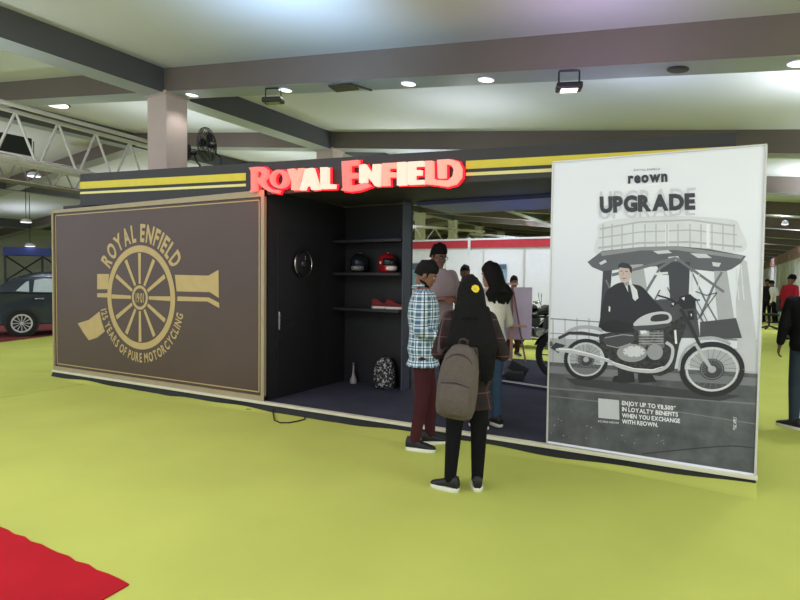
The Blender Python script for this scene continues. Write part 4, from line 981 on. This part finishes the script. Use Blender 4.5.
# brown backpack hanging at her left shoulder
bpp = G(452, 470, 0); dirc = Vector((CF.x, CF.y, 0)).normalized()
gx = GP-Vector((CR.x, CR.y, 0))*.135-dirc*.32
m_bbag = mat('brown_canvas', (86, 76, 70), .85, var=.08, scale=30, bump=.3, bscale=60); m_bbag2 = mat('brown_dark', (52, 44, 42), .8)
backpack('backpack', 'grey brown backpack hanging from the shoulder of the long haired woman', (gx.x, gx.y, .62), 0, m_bbag, m_bbag2, (.86, .85, 1.1), rot=(0, R_(-6), R_(190)))

# background people
def bgp_(label, px, d, rz, h, skin, top, bot, z0=0.0, **k):
    x, y = DP(px, d); return person(label, (x, y, z0), R_(rz), h, skin, top, bot, m_sh, k.pop('arms', HANG), ST, voxel=k.pop('voxel', .016), **k)
m_dk = cloth('dark_top', (34, 32, 40)); m_rd = cloth('crimson_shirt', (168, 34, 52)); m_gt = cloth('grey_trousers', (70, 66, 66))
bgp_('man with glasses and dark cap of hair glimpsed behind the grey shirted man', 465, 9.4, 205, 1.66, sk1, m_dk, m_btrs, .1, glasses=True)
bgp_('man in dark top and maroon trousers standing behind the easel board', 514, 11.6, 215, 1.61, sk1, m_dk, m_mtrs, glasses=True)
RP = G(806, 430, 0)
person('person in black jacket and blue grey jeans cut off by the right frame edge', (RP.x, RP.y, 0), R_(0), 1.66, sk2, cloth('black_jacket', (22, 22, 24)), cloth('slate_jeans', (52, 62, 74)), m_sh,
       {'L': ((-.24, -.03, 1.15), (-.27, .04, .92)), 'R': HANG['R']}, {'L': ((-.11, .02, .5), (-.115, 0, .09), 50), 'R': ST['R']}, hem=.88, sleeve=.9, hair='short', voxel=.011, bulk=1.05)
bgp_('man in crimson shirt and grey trousers looking down in the right aisle', 789, 15.4, -50, 1.76, sk1, m_rd, m_gt, head=(0, -34), lean=.06, sleeve=.5, arms={'L': ((-.25, .02, 1.14), (-.15, .22, 1.0)), 'R': ((.25, .02, 1.14), (.15, .22, 1.0))})
bgp_('person in dark shirt standing far down the right aisle by the poster edge', 768, 22.0, 150, 1.66, sk1, m_dk, m_btrs, voxel=.02)
bgp_('person in white shirt leaning in the right aisle beyond the crimson shirted man', 776.5, 21.5, 60, 1.62, sk1, m_wht, m_btrs, voxel=.02, lean=.12, head=(0, -20))
# chair in the aisle
x, y = DP(771, 19.0)
t = thing('office_chair', 'black mesh office chair standing in the right aisle', 'chair', (x, y, 0), R_(100))
obj('seat', BX((-.24, -.24, .46), (.24, .24, .53), bev=.03), m_strap, t); obj('backrest', BX((-.23, -.28, .6), (.23, -.22, 1.12), bev=.03), m_strap, t); obj('gas_post', TB([(0, 0, .1), (0, 0, .46)], .03), m_steel, t)
for i in range(5): obj('leg', TB([(0, 0, .12), (.28*math.cos(i*2*PI/5), .28*math.sin(i*2*PI/5), .03)], [.02, .03], 8), m_plastic, t)

# ------------------------------------------------------------------ trusses, fans and lamps
def truss(label, a, b, size, n, m, r=.026, dark=False):
    n = int(n*1.0)
    a, b = Vector(a), Vector(b); d = (b-a).normalized(); s = Vector((d.y, -d.x, 0)).normalized(); up = Vector((0, 0, 1))
    t = thing('lighting_truss', label, 'truss', a)
    lt = size*.45; cs = [a, a+s*lt, a-up*size, a+s*lt-up*size]; off = b-a
    for c in cs: obj('chord', TB([c, c+off], r, 8), m, t, world=True)
    for fa, fb in ((0, 2),):
        bm = B(); pts = []
        for i in range(n+1): pts.append((cs[fa] if i % 2 else cs[fb])+off*(i/n))
        for p, q in zip(pts, pts[1:]): tube(bm, [p, q], r*.6, 6)
        obj('lattice', bm, m, t, world=True)
    return t
pa, pb = X(-60, 92, -9.7), X(160, 150, -9.7)
pc = X(0, 152, -9.7)
truss('white lattice lighting truss below the ceiling at upper left', pa, pb, .80, 11, m_alu, .034)
pa2, pb2 = X(-20, 152, -13), X(84, 172, -13)
truss('grey lattice truss lower and further back at upper left', pa2, pb2, .5, 9, mat('truss_grey', (120, 114, 110), .5, .2), .03)
# black drape panel hanging in the truss
q0, q1 = X(0, 132, -10.4), X(32, 156, -10.4)
obj('hanging_cloth', BX((-10.44, min(q0.y, q1.y)-.4, q1.z), (-10.4, max(q0.y, q1.y), q0.z)), m_skirt, label='black cloth hanging behind the white lattice truss at far left', cat='cloth')
# distant trusses seen over the stall wall
for i, (p0, p1, lb) in enumerate(((( -13.5, 15, 3.9), (-11.5, 24, 4.1), 'white truss seen through the booth opening beside the partition'), ((-12.0, 24, 4.0), (-8.5, 34, 4.0), 'white truss seen through the booth opening between pale columns'))):
    truss(lb, p0, p1, .7, 12, m_alu, .045)

def fan(label, px, py, y, r, rz):
    p = V(px, py, y); t = thing('wall_fan', label, 'fan', p, rz)
    bm = B()
    for rr, yy in ((r, 0), (r*.75, -.05), (r*.4, -.07), (r*.75, .05), (r*.98, .03), (r*.98, -.03)): tube(bm, [(rr*math.cos(2*PI*k/28), yy, rr*math.sin(2*PI*k/28)) for k in range(28)], .006, 5, closed=True)
    for k in range(20):
        a = 2*PI*k/20
        for s in (-1, 1): tube(bm, [(.04*math.cos(a), s*.08, .04*math.sin(a)), (r*.75*math.cos(a), s*.05, r*.75*math.sin(a)), (r*math.cos(a), 0, r*math.sin(a))], .004, 4)
    obj('cage', bm, m_steel, t)
    for k in range(3):
        a = 2*PI*k/3; b = B(); ds = Vector((math.cos(a), 0, math.sin(a))); pe = Vector((-math.sin(a), .3, math.cos(a))).normalized()
        loft(b, [[ds*q+pe*w*s+Vector((0, e, 0)) for s, e in ((-1, -.002), (1, -.002), (1, .002), (-1, .002))] for q, w in ((.04, .03), (r*.5, .07), (r*.88, .05))]); obj('blade', b, m_steel, t)
    obj('motor', lathe(B(), [(.01, .02), (.055, .03), (.06, .12), (.04, .17), (.01, .18)], axis='Y', seg=16), m_plastic, t, smooth='auto')
    obj('bracket', TB([(0, .12, -.03), (-.04, .16, -.16), (-.12, .2, -.2)], .016, 8), m_steel, t)
    obj('mount_pole', TB([(-.12, .2, -.2), (-.14, .2, -.75)], .02, 8), m_steel, t)
    return t
fan('smaller dark caged fan beside the pink column above the booth', 187, 152, 2.0, .15, R_(-50))
fan('larger dark caged fan above the booth to the right of the column', 207, 145, 2.2, .3, R_(-70))

def beam_x(px, y):   # point on the beam soffit
    best = None
    x = -8
    for i in range(400):
        xx = 1.5-i*.03; z = zroof(xx)-.38; d = Vector((xx, y, z))-EYEP; u = 400+F_PX*d.dot(CR)/d.dot(CF)
        if u < px: return xx, z
    return xx, z
glow = emis('lamp_glow', (255, 255, 250), 2.5)
k_ = 0
for px, lit in ((193, 1), (286, 1), (343, 1), (410, 1), (487, 1), (679, 0), (800, 1)):
    x, z = beam_x(px, 1.68); ordinal = {193: 'leftmost downlight on the near ceiling beam just right of the pink column', 286: 'downlight on the near beam beside the square floodlight', 343: 'downlight on the near beam next to the open black panel', 410: 'downlight on the near beam above the ENFIELD lettering', 487: 'downlight on the near beam left of the hanging floodlight', 679: 'unlit round black downlight hole on the near beam above the poster', 800: 'bright downlight on the near beam at the right frame edge'}[px]
    t = thing('downlight', ordinal, 'ceiling light', (x, 1.68, z-.001), group=None, rot=(0, math.atan(SL), 0))
    obj('trim_ring', lathe(B(), [(.085, -.012), (.105, -.012), (.11, -.002), (.085, -.002)], seg=24, hole=True), m_plastic if not lit else m_white, t)
    obj('diffuser', lathe(B(), [(.002, -.02), (.08, -.018), (.095, -.0135), (.002, -.0125)], seg=24), glow if lit else m_plastic, t)
    if lit: spot('downlight_lamp', (x, 1.68, z-.05), (x, 1.68, 0), 16, (1, .98, .93), 130, .6, .06)
def flood(label, px, y, w, rz, lit):
    x, z = beam_x(px, y); t = thing('floodlight', label, 'floodlight', (x, y, z), rz)
    obj('yoke', TB([(-w, 0, -.02), (-w, 0, -.1), (-w, 0, -.16)], .01, 6), m_plastic, t); obj('yoke', TB([(w, 0, -.02), (w, 0, -.16)], .01, 6), m_plastic, t)
    obj('yoke_bar', TB([(-w, 0, -.015), (w, 0, -.015)], .012, 6), m_plastic, t)
    hd = obj('lamp_head', BX((-w-.03, -.09, -.23), (w+.03, .09, -.16), bev=.015), m_plastic, t)
    obj('lamp_glass', BX((-w+.02, -.07, -.235), (w-.02, .07, -.2305)), glow if lit else m_glass, hd)
    return x, y, z
flood('black square floodlight hanging under the near ceiling beam above ROYAL', 274, 1.55, .12, R_(20), False)
fx, fy, fz = flood('floodlight hanging under the near ceiling beam above the poster edge', 570, 1.5, .11, R_(20), True)
# tilted black panel hole in the beam
x, z = beam_x(352, 1.6)
t = thing('open_panel', 'open black access panel hanging from the near ceiling beam', 'panel', (x, 1.55, z-.001), R_(10))
obj('hatch', BX((-.3, -.02, -.02), (.05, .25, -.002)), m_plastic, t); bm = BX((.05, -.02, -.03), (.36, .03, -.01)); bmesh.ops.rotate(bm, cent=(.05, 0, -.02), matrix=Matrix.Rotation(.35, 3, 'Y'), verts=bm.verts); obj('flap', bm, m_plastic, t)
# hanging lamp at left
lp = X(58, 105, -12.5)
t = thing('pendant_lamp', 'bright round pendant lamp hanging on two rods at upper left', 'lamp', lp)
zr = zroof(lp.x)-lp.z
for s in (-1, 1): obj('rod', TB([(s*.1, 0, .05), (s*.1, 0, zr)], .012, 6), m_plastic, t)
obj('housing', lathe(B(), [(.02, .06), (.18, .05), (.24, 0), (.22, -.005), (.02, -.005)], seg=24), m_plastic, t, smooth='auto')
obj('diffuser', lathe(B(), [(.002, -.02), (.2, -.015), (.2, -.006), (.002, -.006)], seg=24), glow, t)
spot('pendant_light', lp-Vector((0, 0, .06)), lp-Vector((0, 0, 3)), 90, (1, .98, .95), 140, .7, .1)
for i, (px, py, x, lb) in enumerate(((26, 222, -22, 'bright round ceiling lamp above the parked car'), (34, 176, -18, 'small bright ceiling lamp beyond the grey truss'), (30, 246, -24, 'low bright lamp over the far stand behind the car'), (785, 224, 1.6, 'small ceiling lamp far down the right aisle'))):
    p = X(px, py, x); p.z = min(p.z, zroof(p.x)-.1)
    t = thing('ceiling_lamp', lb, 'ceiling light', p)
    obj('housing', lathe(B(), [(.02, .12), (.12, .1), (.2, 0), (.18, -.01), (.02, -.01)], seg=20), m_white, t); obj('diffuser', lathe(B(), [(.002, -.03), (.16, -.02), (.17, -.011), (.002, -.011)], seg=20), glow, t)
    obj('rod', TB([(0, 0, .1), (0, 0, max(.2, zroof(p.x)-p.z))], .012, 6), m_steel, t)
    if px == 785:
        for o in kids(t): o.data.transform(Matrix.Diagonal((.5, .5, 1, 1)))

# ------------------------------------------------------------------ car at the left
cp = G(22, 333.5, 0.012); car = thing('car', 'dark grey saloon car parked at the left beyond the brown wall', 'car', (cp.x, cp.y, .0125), math.atan2(ray(22, 300).x, ray(22, 300).y)*-1)
m_car = mat('car_grey', (62, 70, 84), .2, .4, var=.03)
def carbody():
    low = [(-.98, .28), (-1.02, .55), (-.98, .88), (-.75, .98), (-.3, 1.0), (.5, .98), (1.6, .96), (2.4, .94), (3.2, .84), (3.6, .66), (3.66, .3)]
    bm = B(); rings = []
    for y, sc, dz in ((-.86, .97, .03), (-.9, 1, 0), (-.9, 1, 0), (.9, 1, 0), (.86, .97, .03)):
        rings.append([Vector((1.32+(x-1.32)*sc, y, z-(dz if z > .5 else -dz))) for x, z in low])
    loft(bm, rings); return bm
cb = obj('body', carbody(), m_car, car, smooth='auto')
bm = B(); bot = [(-.85, -.84, .93), (2.35, -.84, .93), (2.35, .84, .93), (-.85, .84, .93)]; midr = [(-.1, -.7, 1.32), (1.7, -.7, 1.33), (1.7, .7, 1.33), (-.1, .7, 1.32)]; topr = [(.35, -.58, 1.45), (1.35, -.58, 1.46), (1.35, .58, 1.46), (.35, .58, 1.45)]
loft(bm, [[Vector(p) for p in r] for r in (bot, midr, topr)]); bmesh.ops.bevel(bm, geom=bm.edges[:], offset=.05, segments=2, affect='EDGES'); obj('cabin', bm, m_car, car, smooth='auto')
def win(pts):
    f = lambda x, z: Vector((x, -.84+(z-.93)/.39*.14-.012, z))
    bm = B(); vs = [f(x, z) for x, z in pts]; vv = [bm.verts.new(v) for v in vs]+[bm.verts.new(v+Vector((0, .03, 0))) for v in vs]; n = len(vs)
    bm.faces.new(vv[:n]); bm.faces.new(vv[n:][::-1])
    for i in range(n): bm.faces.new((vv[i], vv[(i+1) % n], vv[n+(i+1) % n], vv[n+i]))
    return obj('side_window', bm, mat('car_glass_reflect', (190, 204, 214), .1, 0), car)  # pale glass colour stands in for a bright reflection
win([(-.12, 1.02), (.16, 1.0), (.16, 1.24), (.1, 1.22)]); win([(.24, 1.0), (.9, .99), (.92, 1.28), (.5, 1.3), (.28, 1.26)]); win([(1.0, .99), (1.9, .98), (1.6, 1.26), (1.02, 1.29)])
bm = B(); loft(bm, [[Vector((x, y, z)) for y, z in ((-.62, 1.0+dz), (.62, 1.0+dz), (.56, 1.3+dz), (-.56, 1.3+dz))] for x, dz in ((-.5, 0), (-.49, .01))]); 
bm.free()
bm = B(); vv = [bm.verts.new(p) for p in ((-.86, -.66, .99), (-.86, .66, .99), (-.16, .55, 1.345), (-.16, -.55, 1.345))]; bm.faces.new(vv); bmesh.ops.solidify(bm, geom=bm.faces[:], thickness=.012); obj('rear_window', bm, MATS['car_glass_reflect'], car)
for nm, x, y in (('wheel', 0, -.86), ('wheel', 2.62, -.86), ('wheel', 0, .86), ('wheel', 2.62, .86)):
    s = -1 if y < 0 else 1
    obj('wheel_arch', lathe(B(), [(.01, y-s*.16), (.37, y-s*.16), (.37, y+s*.043), (.01, y+s*.043)], (x, 0, .34), 'Y', 28), m_plastic, car)
    w = obj(nm, lathe(B(), [(.2, y-s*.1), (.31, y-s*.1), (.33, y-s*.06), (.33, y+s*.04), (.31, y+s*.07), (.2, y+s*.07)], (x, 0, .33), 'Y', 32, True), m_rubber, car, smooth='auto')
    bm = B(); lathe(bm, [(.195, y+s*.05), (.23, y+s*.06), (.23, y+s*.075), (.195, y+s*.075)], (x, 0, .33), 'Y', 28, True)
    for k in range(12):
        a = 2*PI*k/12; tube(bm, [(x+.03*math.cos(a), y+s*.07, .33+.03*math.sin(a)), (x+.21*math.cos(a), y+s*.07, .33+.21*math.sin(a))], [.006, .013], 6)
    lathe(bm, [(.005, y+s*.06), (.04, y+s*.06), (.03, y+s*.085), (.005, y+s*.085)], (x, 0, .33), 'Y', 14); obj('alloy_rim', bm, m_alu, w)
for x in (.28, 1.25): obj('door_handle', BX((x, -.925, .84), (x+.2, -.9, .87), bev=.006), m_chrome, car)
obj('tail_lamp', BX((-1.0, -.88, .72), (-.82, -.6, .86), bev=.02), m_redf, car)
for o in [x for x in bpy.data.objects if x.parent == car and x.name.split('.')[0] not in ('wheel', 'wheel_arch')]:
    o.data.transform(Matrix.Translation((0, 0, -.035)) @ Matrix.Diagonal((1, 1, 1.14, 1)))
# far stand behind the car
sp_ = X(12, 300, -24); 
t = thing('display_stand', 'distant white stand with blue canopy behind the parked car', 'stand', (-24, sp_.y+1.5, 0), R_(60))
obj('canopy', BX((-1.6, -.3, 2.3), (2.4, .3, 2.62), bev=.02), mat('canopy_blue', (56, 70, 150), .5), t)
for x in (-1.55, -.3, 1.0, 2.35): obj('post', BX((x-.04, -.04, 0), (x+.04, .04, 2.3)), m_steel, t)
obj('back_panel', BX((-1.6, .25, 0), (2.4, .3, 1.3)), m_black, t)
bm = B()
for a_ in (-1.55, -.3, 1.0): tube(bm, [(a_, 0, 1.3), (a_+1.3, 0, 2.3)], .035, 6); tube(bm, [(a_, 0, 2.3), (a_+1.3, 0, 1.3)], .035, 6)
obj('cross_brace', bm, m_steel, t)
t = thing('stall_wall', 'grey white partition at the far left edge behind the car', 'stall wall', (-27, sp_.y-2, 0), R_(60))
obj('panel', BX((-6, 0, .02), (-1.2, .06, 2.5)), mat('grey_partition', (120, 124, 130), .7), t); obj('white_post', BX((-1.2, -.05, 0), (-.7, .08, 2.6)), m_white, t)

# ------------------------------------------------------------------ cable loops on the floor by the skirt
pts = [G(276, 409, .03), G(277, 414, .01), G(278, 419, .008), G(284, 421.5, .008), G(293, 421.5, .008), G(303, 419.5, .008), G(308, 418, .01), G(308, 414.5, .03)]
obj('power_cable', TB([p+Vector((0, -.06, 0)) for p in pts], .007, 8), m_rubber, label='black cable looping out from under the stage skirt onto the lime floor', cat='cable', smooth=True)
pts = [G(250, 408.2, .008), G(255, 408.5, .008), G(257.5, 406, .012), G(258.5, 404, .02)]
obj('power_cable', TB([p+Vector((0, -.06, 0)) for p in pts], .006, 8), m_rubber, label='short black cable end beside the stage corner below the brown wall', cat='cable', smooth=True)

# ------------------------------------------------------------------ groups of look-alike things
GROUPS = {'downlight': 'downlights along the near ceiling beam', 'floodlight': 'floodlights under the near ceiling beam', 'ceiling_lamp': 'round lamps further off under the roof',
          'wall_shelf': 'black shelves on the rear booth wall', 'lighting_truss': 'lattice trusses under the roof', 'wall_fan': 'fans above the booth', 'helmet': 'helmets on the middle shelf',
          'wall_poster': 'posters on the white stall wall', 'power_cable': 'black cables by the stage edge'}
for o in list(bpy.data.objects):
    if o.parent is None and o.name.split('.')[0] in GROUPS and 'group' not in o: o['group'] = GROUPS[o.name.split('.')[0]]
